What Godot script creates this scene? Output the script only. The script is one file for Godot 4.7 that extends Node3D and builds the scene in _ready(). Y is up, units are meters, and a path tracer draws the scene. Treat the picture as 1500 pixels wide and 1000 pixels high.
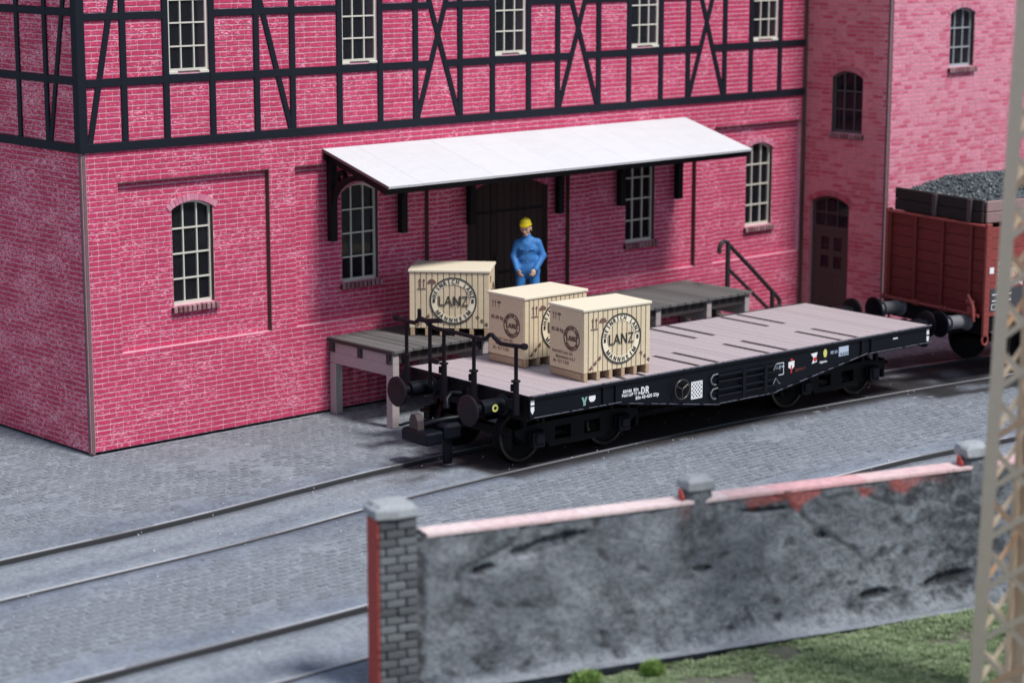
extends Node3D
# A goods shed with a loading platform, a flat wagon carrying crates, a coal wagon behind it, a street with
# sunken rails and a weathered boundary wall. x runs along the shed's front, z towards the camera, y up, metres.

const XT := 16.785          # the tower's side wall
const ZT := 2.083           # the tower's front wall
const SILL := 4.68          # underside of the timber storey
const PITCH := 3.37         # bay width of the shed
const CAM := Vector3(-17.721, 8.218, 28.922)
const YAW := -0.742

var M := {}                 # materials
var rng := RandomNumberGenerator.new()
var wobble := FastNoiseLite.new()
var blotch := FastNoiseLite.new()
var counts := {}

# ---------------------------------------------------------------- mesh builder
class MB:
	var v := PackedVector3Array()
	var n := PackedVector3Array()
	var c := PackedColorArray()
	var uv := PackedVector2Array()
	var col := Color(1, 1, 1)
	var xf := Transform3D()

	func quad(a: Vector3, b: Vector3, d: Vector3, e: Vector3) -> void:   # counter-clockwise seen from outside
		a = xf * a; b = xf * b; d = xf * d; e = xf * e
		var m := (d - a).cross(e - b).normalized()
		v.append_array([a, d, b, a, e, d])
		n.append_array([m, m, m, m, m, m])
		c.append_array([col, col, col, col, col, col])

	func tri(a: Vector3, b: Vector3, d: Vector3) -> void:
		a = xf * a; b = xf * b; d = xf * d
		var m := (b - a).cross(d - a).normalized()
		v.append_array([a, d, b])
		n.append_array([m, m, m])
		c.append_array([col, col, col])

	func box(at: Vector3, size: Vector3, ch := 0.0, turn := Basis()) -> void:
		var old := xf
		xf = xf * Transform3D(turn, at)
		var h := size * 0.5
		if ch <= 0.0:
			for k in 3:
				for s: float in [-1.0, 1.0]:
					var nn := Vector3(); nn[k] = s
					var a := Vector3(); a[(k + 1) % 3] = 1
					var b := Vector3(); b[(k + 2) % 3] = 1
					var o := nn * h
					var p := a * h * s
					var q := b * h
					quad(o - p - q, o + p - q, o + p + q, o - p + q)
		else:
			ch = minf(ch, 0.45 * minf(size.x, minf(size.y, size.z)))
			for k in 3:
				for s: float in [-1.0, 1.0]:
					var o := Vector3(); o[k] = s * h[k]
					var a := Vector3(); a[(k + 1) % 3] = (h[(k + 1) % 3] - ch) * s
					var b := Vector3(); b[(k + 2) % 3] = h[(k + 2) % 3] - ch
					quad(o - a - b, o + a - b, o + a + b, o - a + b)
			for k in 3:
				var i := (k + 1) % 3
				var j := (k + 2) % 3
				for s: float in [-1.0, 1.0]:
					for t: float in [-1.0, 1.0]:
						var p0 := Vector3(); p0[i] = s * h[i]; p0[j] = t * (h[j] - ch)
						var p1 := Vector3(); p1[i] = s * (h[i] - ch); p1[j] = t * h[j]
						var w := Vector3(); w[k] = h[k] - ch
						if s * t > 0:
							quad(p0 - w, p1 - w, p1 + w, p0 + w)
						else:
							quad(p1 - w, p0 - w, p0 + w, p1 + w)
			for sx: float in [-1.0, 1.0]:
				for sy: float in [-1.0, 1.0]:
					for sz: float in [-1.0, 1.0]:
						var a := Vector3(sx * h.x, sy * (h.y - ch), sz * (h.z - ch))
						var b := Vector3(sx * (h.x - ch), sy * h.y, sz * (h.z - ch))
						var d := Vector3(sx * (h.x - ch), sy * (h.y - ch), sz * h.z)
						if sx * sy * sz > 0: tri(a, b, d)
						else: tri(a, d, b)
		xf = old

	func span(lo: Vector3, hi: Vector3, ch := 0.0) -> void:
		box((lo + hi) * 0.5, hi - lo, ch)

	func beam(a: Vector3, b: Vector3, w: float, t: float, up := Vector3.UP, ch := 0.0) -> void:   # w across (along up x dir), t along up
		var d := (b - a)
		var z := d.normalized()
		var x := up.cross(z)
		if x.length() < 0.01: x = Vector3.RIGHT.cross(z)
		x = x.normalized()
		box((a + b) * 0.5, Vector3(w, t, d.length()), ch, Basis(x, z.cross(x), z))

	func smooth4(p: Array, m: Array) -> void:
		v.append_array([p[0], p[2], p[1], p[0], p[3], p[2]])
		n.append_array([m[0], m[2], m[1], m[0], m[3], m[2]])
		c.append_array([col, col, col, col, col, col])

	func tube(path: Array, radius, seg := 8, caps := true) -> void:
		var rings := []
		var ns := []
		var x := Vector3.ZERO
		for i in path.size():
			var a: Vector3 = path[maxi(i - 1, 0)]
			var b: Vector3 = path[mini(i + 1, path.size() - 1)]
			var z := (b - a).normalized()
			if x == Vector3.ZERO:
				x = z.cross(Vector3.UP if absf(z.y) < 0.9 else Vector3.RIGHT).normalized()
			x = (x - z * x.dot(z)).normalized()
			var y := z.cross(x)
			var r: float = radius[i] if radius is Array else radius
			var ring := []
			var rn := []
			for k in seg:
				var t := TAU * k / seg
				var d := x * cos(t) + y * sin(t)
				ring.append(xf * (path[i] + d * r))
				rn.append((xf.basis * d).normalized())
			rings.append(ring); ns.append(rn)
		for i in path.size() - 1:
			for k in seg:
				var l := (k + 1) % seg
				smooth4([rings[i][k], rings[i][l], rings[i + 1][l], rings[i + 1][k]], [ns[i][k], ns[i][l], ns[i + 1][l], ns[i + 1][k]])
		if caps:
			var old := xf
			xf = Transform3D()
			for k in range(1, seg - 1):
				tri(rings[0][0], rings[0][k + 1], rings[0][k])
				tri(rings[-1][0], rings[-1][k], rings[-1][k + 1])
			xf = old

	func lathe(prof: Array, seg := 20) -> void:   # Vector2(radius, height) up the local y axis, from the bottom outwards and up
		for i in prof.size() - 1:
			var p: Vector2 = prof[i]
			var q: Vector2 = prof[i + 1]
			var dd := q - p
			var slope := Vector2(dd.y, -dd.x).normalized()
			for k in seg:
				var t := TAU * k / seg
				var u := TAU * (k + 1) / seg
				var a := Vector3(cos(t), 0, -sin(t))
				var b := Vector3(cos(u), 0, -sin(u))
				var up := Vector3.UP
				var na := (xf.basis * (a * slope.x + up * slope.y)).normalized()
				var nb := (xf.basis * (b * slope.x + up * slope.y)).normalized()
				smooth4([xf * (a * p.x + up * p.y), xf * (b * p.x + up * p.y), xf * (b * q.x + up * q.y), xf * (a * q.x + up * q.y)], [na, nb, nb, na])

	func disc(r: float, y: float, seg := 20, up := true) -> void:
		for k in seg:
			var t := TAU * k / seg
			var u := TAU * (k + 1) / seg
			var a := Vector3(cos(t) * r, y, -sin(t) * r)
			var b := Vector3(cos(u) * r, y, -sin(u) * r)
			if up: tri(Vector3(0, y, 0), a, b)
			else: tri(Vector3(0, y, 0), b, a)

	func ring(r0: float, r1: float, z0: float, z1: float, seg := 40) -> void:   # flat ring in the xy plane, z0 back, z1 front
		for k in seg:
			var t := TAU * k / seg
			var u := TAU * (k + 1) / seg
			var a := Vector3(cos(t), sin(t), 0)
			var b := Vector3(cos(u), sin(u), 0)
			var f := Vector3(0, 0, z1)
			var g := Vector3(0, 0, z0)
			quad(a * r0 + f, a * r1 + f, b * r1 + f, b * r0 + f)
			quad(a * r1 + g, b * r1 + g, b * r1 + f, a * r1 + f)
			quad(b * r0 + g, a * r0 + g, a * r0 + f, b * r0 + f)

	func prism(poly: PackedVector2Array, z0: float, z1: float) -> void:   # polygon in xy, extruded along z
		if Geometry2D.is_polygon_clockwise(poly): poly.reverse()
		var t := Geometry2D.triangulate_polygon(poly)
		for i in range(0, t.size(), 3):
			var a := poly[t[i]]; var b := poly[t[i + 1]]; var d := poly[t[i + 2]]
			if (b - a).cross(d - a) < 0:
				var e := b; b = d; d = e
			tri(Vector3(a.x, a.y, z1), Vector3(b.x, b.y, z1), Vector3(d.x, d.y, z1))
			tri(Vector3(a.x, a.y, z0), Vector3(d.x, d.y, z0), Vector3(b.x, b.y, z0))
		for i in poly.size():
			var a := poly[i]; var b := poly[(i + 1) % poly.size()]
			quad(Vector3(a.x, a.y, z0), Vector3(b.x, b.y, z0), Vector3(b.x, b.y, z1), Vector3(a.x, a.y, z1))

	func mesh() -> ArrayMesh:
		var a := []
		a.resize(Mesh.ARRAY_MAX)
		a[Mesh.ARRAY_VERTEX] = v
		a[Mesh.ARRAY_NORMAL] = n
		a[Mesh.ARRAY_COLOR] = c
		var m := ArrayMesh.new()
		if v.size() > 0:
			m.add_surface_from_arrays(Mesh.PRIMITIVE_TRIANGLES, a)
		return m

# ---------------------------------------------------------------- scene helpers
func numbered(called: String) -> String:
	counts[called] = counts.get(called, -1) + 1
	return called if counts[called] == 0 else "%s_%03d" % [called, counts[called]]

func thing(called: String, label: String, category: String, at := Vector3.ZERO, turn := 0.0, group := "") -> Node3D:
	var o := Node3D.new()
	o.name = numbered(called)
	o.position = at
	o.rotation.y = turn
	tag(o, label, category, group)
	add_child(o, true)
	return o

func tag(o: Node, label: String, category: String, group := "") -> void:
	o.set_meta("label", label)
	o.set_meta("category", category)
	if group: o.set_meta("group", group)

func put(called: String, mesh: Mesh, mat: Material, parent: Node = self, at := Transform3D()) -> MeshInstance3D:
	var o := MeshInstance3D.new()
	if parent == self:
		o.name = numbered(called)
	else:
		var key := "%d/%s" % [parent.get_instance_id(), called]
		counts[key] = counts.get(key, -1) + 1
		o.name = called if counts[key] == 0 else "%s_%03d" % [called, counts[key]]
	o.mesh = mesh
	o.material_override = mat
	o.transform = at
	parent.add_child(o, true)
	return o

func stuff(o: Node) -> Node:
	o.set_meta("kind", "stuff")
	return o

func structure(o: Node, label := "") -> Node:
	o.set_meta("kind", "structure")
	if label: o.set_meta("label", label)
	return o

func lettering(text: String, height: float, mat: Material, parent: Node, at: Transform3D, depth := 0.006, bold := true, called := "lettering", stretch := 1.0) -> MeshInstance3D:
	var t := TextMesh.new()
	var f := SystemFont.new()
	f.font_names = PackedStringArray(["Droid Sans"])
	f.font_weight = 700 if bold else 400
	t.font = f
	t.text = text
	t.font_size = 32
	t.pixel_size = height / (0.714 * 32.0)
	t.depth = depth
	t.curve_step = 2.0
	t.horizontal_alignment = HORIZONTAL_ALIGNMENT_CENTER
	at.basis = at.basis * Basis.from_scale(Vector3(stretch, 1, 1))
	return put(called, t, mat, parent, at)

# ---------------------------------------------------------------- textures and materials
func noise_image(seed_: int, parts: Array, lo: float, hi: float, size := 512) -> Image:   # parts: [frequency, weight, ridged]
	var sum := PackedFloat32Array()
	sum.resize(size * size)
	var total := 0.0
	for p in parts:
		var f := FastNoiseLite.new()
		f.seed = seed_ + int(p[0] * 1000)
		f.noise_type = FastNoiseLite.TYPE_SIMPLEX_SMOOTH
		f.frequency = p[0]
		f.fractal_octaves = 3
		f.fractal_type = FastNoiseLite.FRACTAL_RIDGED if p.size() > 2 and p[2] else FastNoiseLite.FRACTAL_FBM
		var b := f.get_seamless_image(size, size).get_data()
		for i in b.size():
			sum[i] += p[1] * b[i]
		total += p[1]
	var out := PackedByteArray()
	out.resize(size * size)
	for i in out.size():
		out[i] = clampi(int(lerpf(lo, hi, clampf(sum[i] / (255.0 * total) * 1.5 - 0.25, 0, 1)) * 255.0), 0, 255)
	return Image.create_from_data(size, size, false, Image.FORMAT_L8, out)

func tinted(im: Image, dark: Color, light: Color) -> ImageTexture:   # grey 0..1 becomes a multiplier between two linear tints
	var g := im.get_data()
	var lut := []
	for i in 256:
		lut.append(dark.lerp(light, i / 255.0).linear_to_srgb())
	var out := PackedByteArray()
	out.resize(g.size() * 3)
	for i in g.size():
		var k: Color = lut[g[i]]
		out[i * 3] = int(clampf(k.r, 0, 1) * 255); out[i * 3 + 1] = int(clampf(k.g, 0, 1) * 255); out[i * 3 + 2] = int(clampf(k.b, 0, 1) * 255)
	return ImageTexture.create_from_image(Image.create_from_data(im.get_width(), im.get_height(), false, Image.FORMAT_RGB8, out))

func share(im: Image, p: float) -> float:   # the grey value below which that share of the pixels lies, 0..1
	var h := PackedInt32Array()
	h.resize(256)
	var d := im.get_data()
	for b in d: h[b] += 1
	var left := int(p * d.size())
	for i in 256:
		left -= h[i]
		if left <= 0: return i / 255.0
	return 1.0

func steps(im: Image, stops: Array) -> ImageTexture:   # [share of the pixels, linear tint] in rising order
	var at := []
	for s: Array in stops: at.append(share(im, s[0]))
	var lut := []
	for i in 256:
		var g := i / 255.0
		var k: Color = stops[0][1]
		for j in stops.size() - 1:
			if g >= at[j]: k = (stops[j][1] as Color).lerp(stops[j + 1][1], clampf((g - at[j]) / maxf(at[j + 1] - at[j], 0.004), 0, 1))
		lut.append(k.linear_to_srgb())
	var g := im.get_data()
	var out := PackedByteArray()
	out.resize(g.size() * 3)
	for i in g.size():
		var k: Color = lut[g[i]]
		out[i * 3] = int(clampf(k.r, 0, 1) * 255); out[i * 3 + 1] = int(clampf(k.g, 0, 1) * 255); out[i * 3 + 2] = int(clampf(k.b, 0, 1) * 255)
	return ImageTexture.create_from_image(Image.create_from_data(im.get_width(), im.get_height(), false, Image.FORMAT_RGB8, out))

func normal_of(im: Image, strength: float) -> ImageTexture:
	var b: Image = im.duplicate()
	b.convert(Image.FORMAT_RGBA8)
	b.bump_map_to_normal_map(strength)
	return ImageTexture.create_from_image(b)

func mat(called: String, lin: Color, rough := 0.8, tex: Texture2D = null, scale := Vector3.ONE, norm: Texture2D = null, depth := 0.5, metal := 0.0, world := true) -> StandardMaterial3D:
	var m := StandardMaterial3D.new()
	m.resource_name = called
	m.albedo_color = lin.linear_to_srgb()
	m.roughness = rough
	m.metallic = metal
	m.vertex_color_use_as_albedo = true
	if tex or norm:
		m.uv1_triplanar = true
		m.uv1_world_triplanar = world
		m.uv1_scale = scale
	if tex: m.albedo_texture = tex
	if norm:
		m.normal_enabled = true
		m.normal_texture = norm
		m.normal_scale = depth
	M[called] = m
	return m

func make_materials() -> void:
	var fine := noise_image(3, [[0.12, 1.0], [0.35, 1.2]], 0.0, 1.0)
	var patchy := noise_image(9, [[0.012, 1.0], [0.05, 0.7], [0.3, 0.5]], 0.0, 1.0)
	var grainy := noise_image(17, [[0.03, 1.0], [0.15, 0.8], [0.4, 0.6]], 0.0, 1.0)
	var rough_stone := noise_image(29, [[0.02, 1.0], [0.06, 1.0], [0.2, 0.8]], 0.0, 1.0)
	var t_fine := tinted(fine, Color(0.72, 0.70, 0.70), Color(1, 1, 1))
	var worn := noise_image(41, [[0.006, 0.55], [0.05, 0.8], [0.12, 1.0]], 0.0, 1.0, 1024)
	var red1 := Color(0.59, 0.082, 0.200)
	var red2 := Color(0.66, 0.120, 0.250)
	var t_brick := steps(worn, [[0.0, red1 * 0.88], [0.35, red1], [0.88, red2], [0.96, Color(0.90, 0.58, 0.68)], [1.0, Color(1, 0.95, 0.97)]])
	var t_brick_tower := steps(worn, [[0.0, Color(0.80, 0.66, 0.72)], [0.3, Color(0.92, 0.84, 0.87)], [0.7, Color(1, 0.97, 0.98)], [1.0, Color(1, 1, 1)]])
	var t_brick_side := steps(worn, [[0.0, red1 * 0.86], [0.30, red1], [0.62, red2], [0.74, Color(0.92, 0.62, 0.70)], [1.0, Color(1, 0.97, 0.98)]])
	var damp := noise_image(57, [[0.006, 0.6], [0.025, 1.0], [0.08, 0.9], [0.25, 0.5]], 0.0, 1.0, 1024)
	var t_plaster := steps(damp, [[0.0, Color(0.30, 0.31, 0.33)], [0.12, Color(0.48, 0.49, 0.51)], [0.28, Color(0.72, 0.73, 0.74)], [0.55, Color(0.86, 0.87, 0.88)], [0.9, Color(1, 1, 1)], [1.0, Color(1, 1, 1)]])
	var t_street := steps(damp, [[0.0, Color(0.50, 0.50, 0.53)], [0.2, Color(0.68, 0.68, 0.70)], [0.6, Color(0.84, 0.84, 0.85)], [0.9, Color(0.96, 0.96, 0.97)], [1.0, Color(1, 1, 1)]])
	var t_roof := tinted(patchy, Color(0.90, 0.90, 0.91), Color(1, 1, 1))
	var n_damp := normal_of(damp, 8.0)
	var t_patch := tinted(patchy, Color(0.62, 0.62, 0.66), Color(1, 1, 1))
	var t_wood := tinted(grainy, Color(0.66, 0.60, 0.55), Color(1, 1, 1))
	var t_stain := tinted(rough_stone, Color(0.45, 0.45, 0.48), Color(1, 1, 1))
	var n_fine := normal_of(fine, 3.0)
	var n_grain := normal_of(grainy, 4.0)
	var n_stone := normal_of(rough_stone, 6.0)
	mat("brick", Color(1, 1, 1), 0.85, t_brick, Vector3(0.115, 0.30, 0.115), n_fine, 0.0)
	mat("brick_side", Color(1, 1, 1), 0.85, t_brick_side, Vector3(0.125, 0.32, 0.125), n_fine, 0.0)
	mat("brick_tower", Color(1, 1, 1), 0.85, t_brick_tower, Vector3(0.23, 0.31, 0.23), n_fine, 0.0)
	mat("mortar", Color(1, 1, 1), 0.9, t_patch, Vector3(0.8, 0.8, 0.8), n_fine, 0.4)
	mat("card_edge", Color(0.11, 0.055, 0.05), 0.85, t_fine, Vector3(3, 3, 3))
	mat("corner_strip", Color(0.20, 0.12, 0.125), 0.8, t_patch, Vector3(2, 2, 2))
	mat("dark", Color(0.006, 0.005, 0.006), 0.95)
	mat("timber", Color(0.011, 0.015, 0.026), 0.6, t_wood, Vector3(1.5, 1.5, 1.5), n_fine, 0.5)
	mat("bracket", Color(0.006, 0.0055, 0.007), 0.6, t_fine, Vector3(2, 2, 2))
	mat("frame_white", Color(0.70, 0.685, 0.61), 0.6, t_fine, Vector3(2, 2, 2))
	mat("frame_grey", Color(0.10, 0.11, 0.11), 0.6, t_fine, Vector3(2, 2, 2))
	mat("frame_blue", Color(0.42, 0.46, 0.50), 0.6, t_fine, Vector3(2, 2, 2))
	mat("door_wood", Color(0.060, 0.038, 0.036), 0.75, t_wood, Vector3(4, 0.7, 4), n_grain, 0.4)
	mat("door_brown", Color(0.085, 0.058, 0.055), 0.75, t_wood, Vector3(4, 0.7, 4), n_grain, 0.4)
	mat("iron", Color(0.05, 0.05, 0.055), 0.5, t_fine, Vector3(3, 3, 3), null, 0, 0.3)
	mat("canopy", Color(0.64, 0.645, 0.675), 0.75, t_roof, Vector3(0.25, 0.5, 0.5), n_fine, 0.25)
	mat("platform_wood", Color(0.17, 0.168, 0.175), 0.85, t_wood, Vector3(5, 3, 0.9), n_grain, 0.8)
	mat("platform_frame", Color(0.50, 0.44, 0.46), 0.8, t_wood, Vector3(3, 0.8, 3), n_fine, 0.4)
	mat("platform_dark", Color(0.06, 0.048, 0.05), 0.85, t_wood, Vector3(1, 3, 3))
	mat("crate", Color(0.84, 0.73, 0.53), 0.8, t_wood, Vector3(5, 0.8, 5), n_fine, 0.3)
	mat("crate_lid", Color(0.84, 0.76, 0.60), 0.8, t_fine, Vector3(1.2, 3, 1.2), n_fine, 0.2)
	mat("crate_pallet", Color(0.52, 0.38, 0.26), 0.8, t_wood, Vector3(1, 3, 3), n_fine, 0.3)
	mat("crate_groove", Color(0.40, 0.31, 0.20), 0.9)
	mat("stencil", Color(0.030, 0.032, 0.034), 0.7)
	mat("stencil_soft", Color(0.16, 0.085, 0.075), 0.8)
	mat("emblem_white", Color(0.84, 0.75, 0.58), 0.8)
	mat("wagon_black", Color(0.0050, 0.0060, 0.0108), 0.42, t_fine, Vector3(3, 3, 3))
	mat("wagon_edge", Color(0.20, 0.20, 0.255), 0.6, t_stain, Vector3(6, 6, 6))
	mat("wagon_dark", Color(0.0036, 0.0036, 0.0046), 0.6, t_fine, Vector3(3, 3, 3))
	mat("wagon_rail", Color(0.009, 0.0075, 0.011), 0.5)
	mat("buffer_face", Color(0.018, 0.014, 0.018), 0.4, t_fine, Vector3(4, 4, 4))
	mat("wheel_rim", Color(0.085, 0.075, 0.065), 0.35, null, Vector3.ONE, null, 0, 0.7)
	mat("deck", Color(0.50, 0.44, 0.485), 0.8, t_wood, Vector3(4, 3, 0.8), n_fine, 0.3)
	mat("slot", Color(0.035, 0.028, 0.03), 0.8)
	mat("sign_white", Color(0.78, 0.79, 0.82), 0.6)
	mat("sign_blue", Color(0.42, 0.50, 0.62), 0.6)
	mat("sign_red", Color(0.55, 0.03, 0.03), 0.6)
	mat("sign_rust", Color(0.14, 0.03, 0.025), 0.6)
	mat("sign_yellow", Color(0.60, 0.60, 0.16), 0.6)
	mat("sign_green", Color(0.20, 0.36, 0.30), 0.6)
	mat("coupler_brown", Color(0.055, 0.040, 0.042), 0.6)
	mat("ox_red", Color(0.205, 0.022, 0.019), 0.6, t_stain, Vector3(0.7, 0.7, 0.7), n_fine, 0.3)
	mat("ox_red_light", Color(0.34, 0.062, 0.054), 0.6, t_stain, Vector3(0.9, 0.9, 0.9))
	mat("old_board", Color(0.019, 0.0125, 0.013), 0.85, t_wood, Vector3(1, 4, 4), n_grain, 0.8)
	mat("bare_board", Color(0.40, 0.26, 0.25), 0.85, t_stain, Vector3(1, 3, 3), n_grain, 0.8)
	mat("coal", Color(0.085, 0.105, 0.118), 0.5)
	mat("chalk_board", Color(0.05, 0.05, 0.06), 0.8)
	mat("tube_grey", Color(0.20, 0.20, 0.215), 0.6, t_stain, Vector3(5, 5, 5))
	mat("street", Color(0.272, 0.300, 0.342), 0.9, t_street, Vector3(0.33, 0.33, 0.33), n_damp, 0.7)
	mat("sett", Color(0.213, 0.236, 0.271), 0.8, t_street, Vector3(0.41, 0.41, 0.41), n_damp, 1.0)
	mat("rail_top", Color(0.64, 0.66, 0.70), 0.45, t_fine, Vector3(1.2, 1.2, 1.2))
	mat("soil", Color(0.15, 0.15, 0.12), 0.95, t_stain, Vector3(0.6, 0.6, 0.6), n_stone, 0.6)
	mat("ground", Color(0.24, 0.24, 0.26), 0.95, t_patch, Vector3(0.2, 0.2, 0.2))
	mat("plaster", Color(1, 1, 1), 0.92, t_plaster, Vector3(0.40, 0.46, 0.40), n_damp, 1.0)
	mat("coping", Color(1, 1, 1), 0.9, t_patch, Vector3(1, 1, 1), n_stone, 0.6)
	mat("cap_stone", Color(0.44, 0.47, 0.50), 0.9, t_stain, Vector3(1.3, 1.3, 1.3), n_stone, 0.7)
	mat("old_brick", Color(1, 1, 1), 0.9, t_stain, Vector3(2, 2, 2), n_stone, 0.6)
	mat("red_paint", Color(0.55, 0.075, 0.06), 0.75, t_stain, Vector3(1.6, 1.6, 1.6))
	mat("mast_paint", Color(0.74, 0.61, 0.47), 0.6, t_roof, Vector3(1.2, 1.2, 1.2))
	mat("mast_rust", Color(0.70, 0.44, 0.28), 0.7, t_roof, Vector3(1.2, 1.2, 1.2))
	mat("cloth", Color(1, 1, 1), 0.62, t_fine, Vector3(6, 6, 6), n_fine, 0.3)
	mat("helmet", Color(0.80, 0.64, 0.015), 0.32)
	mat("dust", Color(0.75, 0.76, 0.80), 0.9)
	for k: String in ["timber", "bracket", "wagon_black", "wagon_dark", "wagon_rail", "buffer_face", "iron", "door_wood"]:
		(M[k] as StandardMaterial3D).metallic_specular = 0.3
	var g := mat("glass", Color(0.02, 0.022, 0.03, 0.35), 0.12)
	g.metallic_specular = 0.28
	g.transparency = BaseMaterial3D.TRANSPARENCY_ALPHA
	g.vertex_color_use_as_albedo = false
	var gm := mat("grass", Color(1, 1, 1), 0.85)
	gm.backlight_enabled = true
	gm.backlight = Color(0.1, 0.14, 0.05)

# ---------------------------------------------------------------- masonry
func wall_sheet(mb: MB, x0: float, x1: float, y0: float, y1: float, holes: Array, z0: float, z1: float) -> void:   # a slab in the local xy plane with rectangular openings
	var xs := [x0, x1]
	var ys := [y0, y1]
	for h: Rect2 in holes:
		for a: float in [h.position.x, h.end.x]:
			if a > x0 and a < x1 and not xs.has(a): xs.append(a)
		for a: float in [h.position.y, h.end.y]:
			if a > y0 and a < y1 and not ys.has(a): ys.append(a)
	xs.sort(); ys.sort()
	for j in ys.size() - 1:
		var start := -1
		for i in xs.size():
			var solid := false
			if i < xs.size() - 1:
				var m := Vector2((xs[i] + xs[i + 1]) * 0.5, (ys[j] + ys[j + 1]) * 0.5)
				solid = true
				for h: Rect2 in holes:
					if h.has_point(m): solid = false
			if solid and start < 0: start = i
			if not solid and start >= 0:
				mb.span(Vector3(xs[start], ys[j], z0), Vector3(xs[i], ys[j + 1], z1))
				start = -1

func emit_brick(mb: MB, lo: Vector2, hi: Vector2, z0: float, z1: float, tone: Color, pale: Color, smear: float) -> void:
	var nx := maxi(1, roundi((hi.x - lo.x) / 0.065))
	var cols := []
	for j in 3:
		for i in nx + 1:
			var s := clampf(smear + rng.randf_range(-0.3, 0.3) * smear * 2.0, 0, 1)
			if smear > 0.0 and (j != 1 or i == 0 or i == nx) and rng.randf() < 0.3: s = minf(1.0, s + 0.5)
			cols.append((tone * rng.randf_range(0.95, 1.05)).lerp(pale, s))
	var t := mb.xf
	var nn := (t.basis * Vector3(0, 0, 1)).normalized()
	var pts := []
	for j in 3:
		for i in nx + 1:
			var e := 0.0035 if (i == 0 or i == nx) else 0.0
			var px := lerpf(lo.x, hi.x, float(i) / nx) + (e if i == 0 else -e)
			var py := lerpf(lo.y, hi.y, j * 0.5)
			if j != 1: py += rng.randf_range(-0.003, 0.003)
			pts.append(t * Vector3(px, py, z1 + rng.randf_range(-0.002, 0.002)))
	for j in 2:
		for i in nx:
			var a := j * (nx + 1) + i
			var q := [a, a + 1, a + nx + 2, a + nx + 1]
			for k: int in [0, 2, 1, 0, 3, 2]:
				mb.v.append(pts[q[k]]); mb.n.append(nn); mb.c.append(cols[q[k]])
	mb.col = tone
	var w := t.affine_inverse()
	var a0: Vector3 = w * pts[0]; var b0: Vector3 = w * pts[nx]
	var a1: Vector3 = w * pts[2 * (nx + 1)]; var b1: Vector3 = w * pts[2 * (nx + 1) + nx]
	var g := Vector3(0, 0, z0 - z1)
	mb.quad(a0 + g, b0 + g, b0, a0)
	mb.quad(b1 + g, a1 + g, a1, b1)
	mb.quad(b0 + g, b1 + g, b1, b0)
	mb.quad(a1 + g, a0 + g, a0, a1)

# pal: brick, brick2 (pale), mortar colours, full (share of clean bricks). singles: {parent, limit, test} makes up to that many bricks parts of their own
func lay_bricks(mb: MB, x0: float, x1: float, y0: float, y1: float, holes: Array, z: float, pal: Dictionary, inside: Array = [], singles := {}) -> void:
	var course: float = pal.get("course", 0.083)
	var gap: float = pal.get("gap", 0.021)
	var vj: float = pal.get("joint", 0.009)
	var rows := int((y1 - y0) / course + 0.06)
	for j in rows:
		var ya := y0 + j * course + gap * 0.5
		var yb := ya + course - gap
		var x := x0 - (0.06 if j % 2 == 0 else 0.18) - rng.randf() * 0.02
		while x < x1:
			var len_ := 0.235 if rng.randf() < 0.82 else 0.118
			var segs := [Vector2(maxf(x, x0), minf(x + len_ - vj, x1))]
			for h: Rect2 in holes:
				if h.position.y < yb - 0.012 and h.end.y > ya + 0.012:
					var next := []
					for s: Vector2 in segs:
						if h.end.x <= s.x or h.position.x >= s.y: next.append(s)
						else:
							if h.position.x > s.x: next.append(Vector2(s.x, h.position.x - 0.004))
							if h.end.x < s.y: next.append(Vector2(h.end.x + 0.004, s.y))
					segs = next
			for r: Rect2 in inside:
				pass
			for s: Vector2 in segs:
				if s.y - s.x < 0.012: continue
				var mid := Vector2((s.x + s.y) * 0.5, (ya + yb) * 0.5)
				var b := blotch.get_noise_2d(mid.x * 1.0 + pal.seed, mid.y * 1.6)
				var clean: bool = rng.randf() < pal.full + b * 0.9
				var tone: Color = pal.tone
				tone = tone * rng.randf_range(0.92, 1.06)
				var smear: float = pal.get("ragged", 0.0)
				if not clean: tone = (pal.tone as Color).lerp(pal.odd, rng.randf_range(0.4, 1.0))
				if singles and singles.left > 0 and s.y - s.x > len_ - vj - 0.001 and singles.test.call(mid):
					singles.left -= 1
					var key := "%s%d%d" % [pal.seed, int(len_ > 0.2), rng.randi() % 6 + (6 if not clean else 0)]
					if not singles.meshes.has(key):
						var one := MB.new()
						emit_brick(one, Vector2(-(len_ - vj) / 2, -(course - gap) / 2), Vector2((len_ - vj) / 2, (course - gap) / 2), -0.012, 0.0, tone, pal.brick2, smear)
						singles.meshes[key] = one.mesh()
					put("brick", singles.meshes[key], pal.mat, singles.parent, mb.xf * Transform3D(Basis(), Vector3(mid.x, mid.y, z + 0.0065)))
				else:
					emit_brick(mb, Vector2(s.x, ya), Vector2(s.y, yb), z - 0.006, z + 0.0065, tone, pal.brick2, smear)
			x += len_
	mb.col = Color(1, 1, 1)

func arch_pts(hw: float, spring: float, rise: float, n := 10) -> PackedVector2Array:   # from the right springing over the crown to the left one
	var r := (hw * hw + rise * rise) / (2.0 * rise)
	var c := Vector2(0, spring + rise - r)
	var a := asin(hw / r)
	var out := PackedVector2Array()
	for i in n + 1:
		var t := lerpf(a, -a, float(i) / n)
		out.append(c + Vector2(sin(t), cos(t)) * r)
	return out

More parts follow.
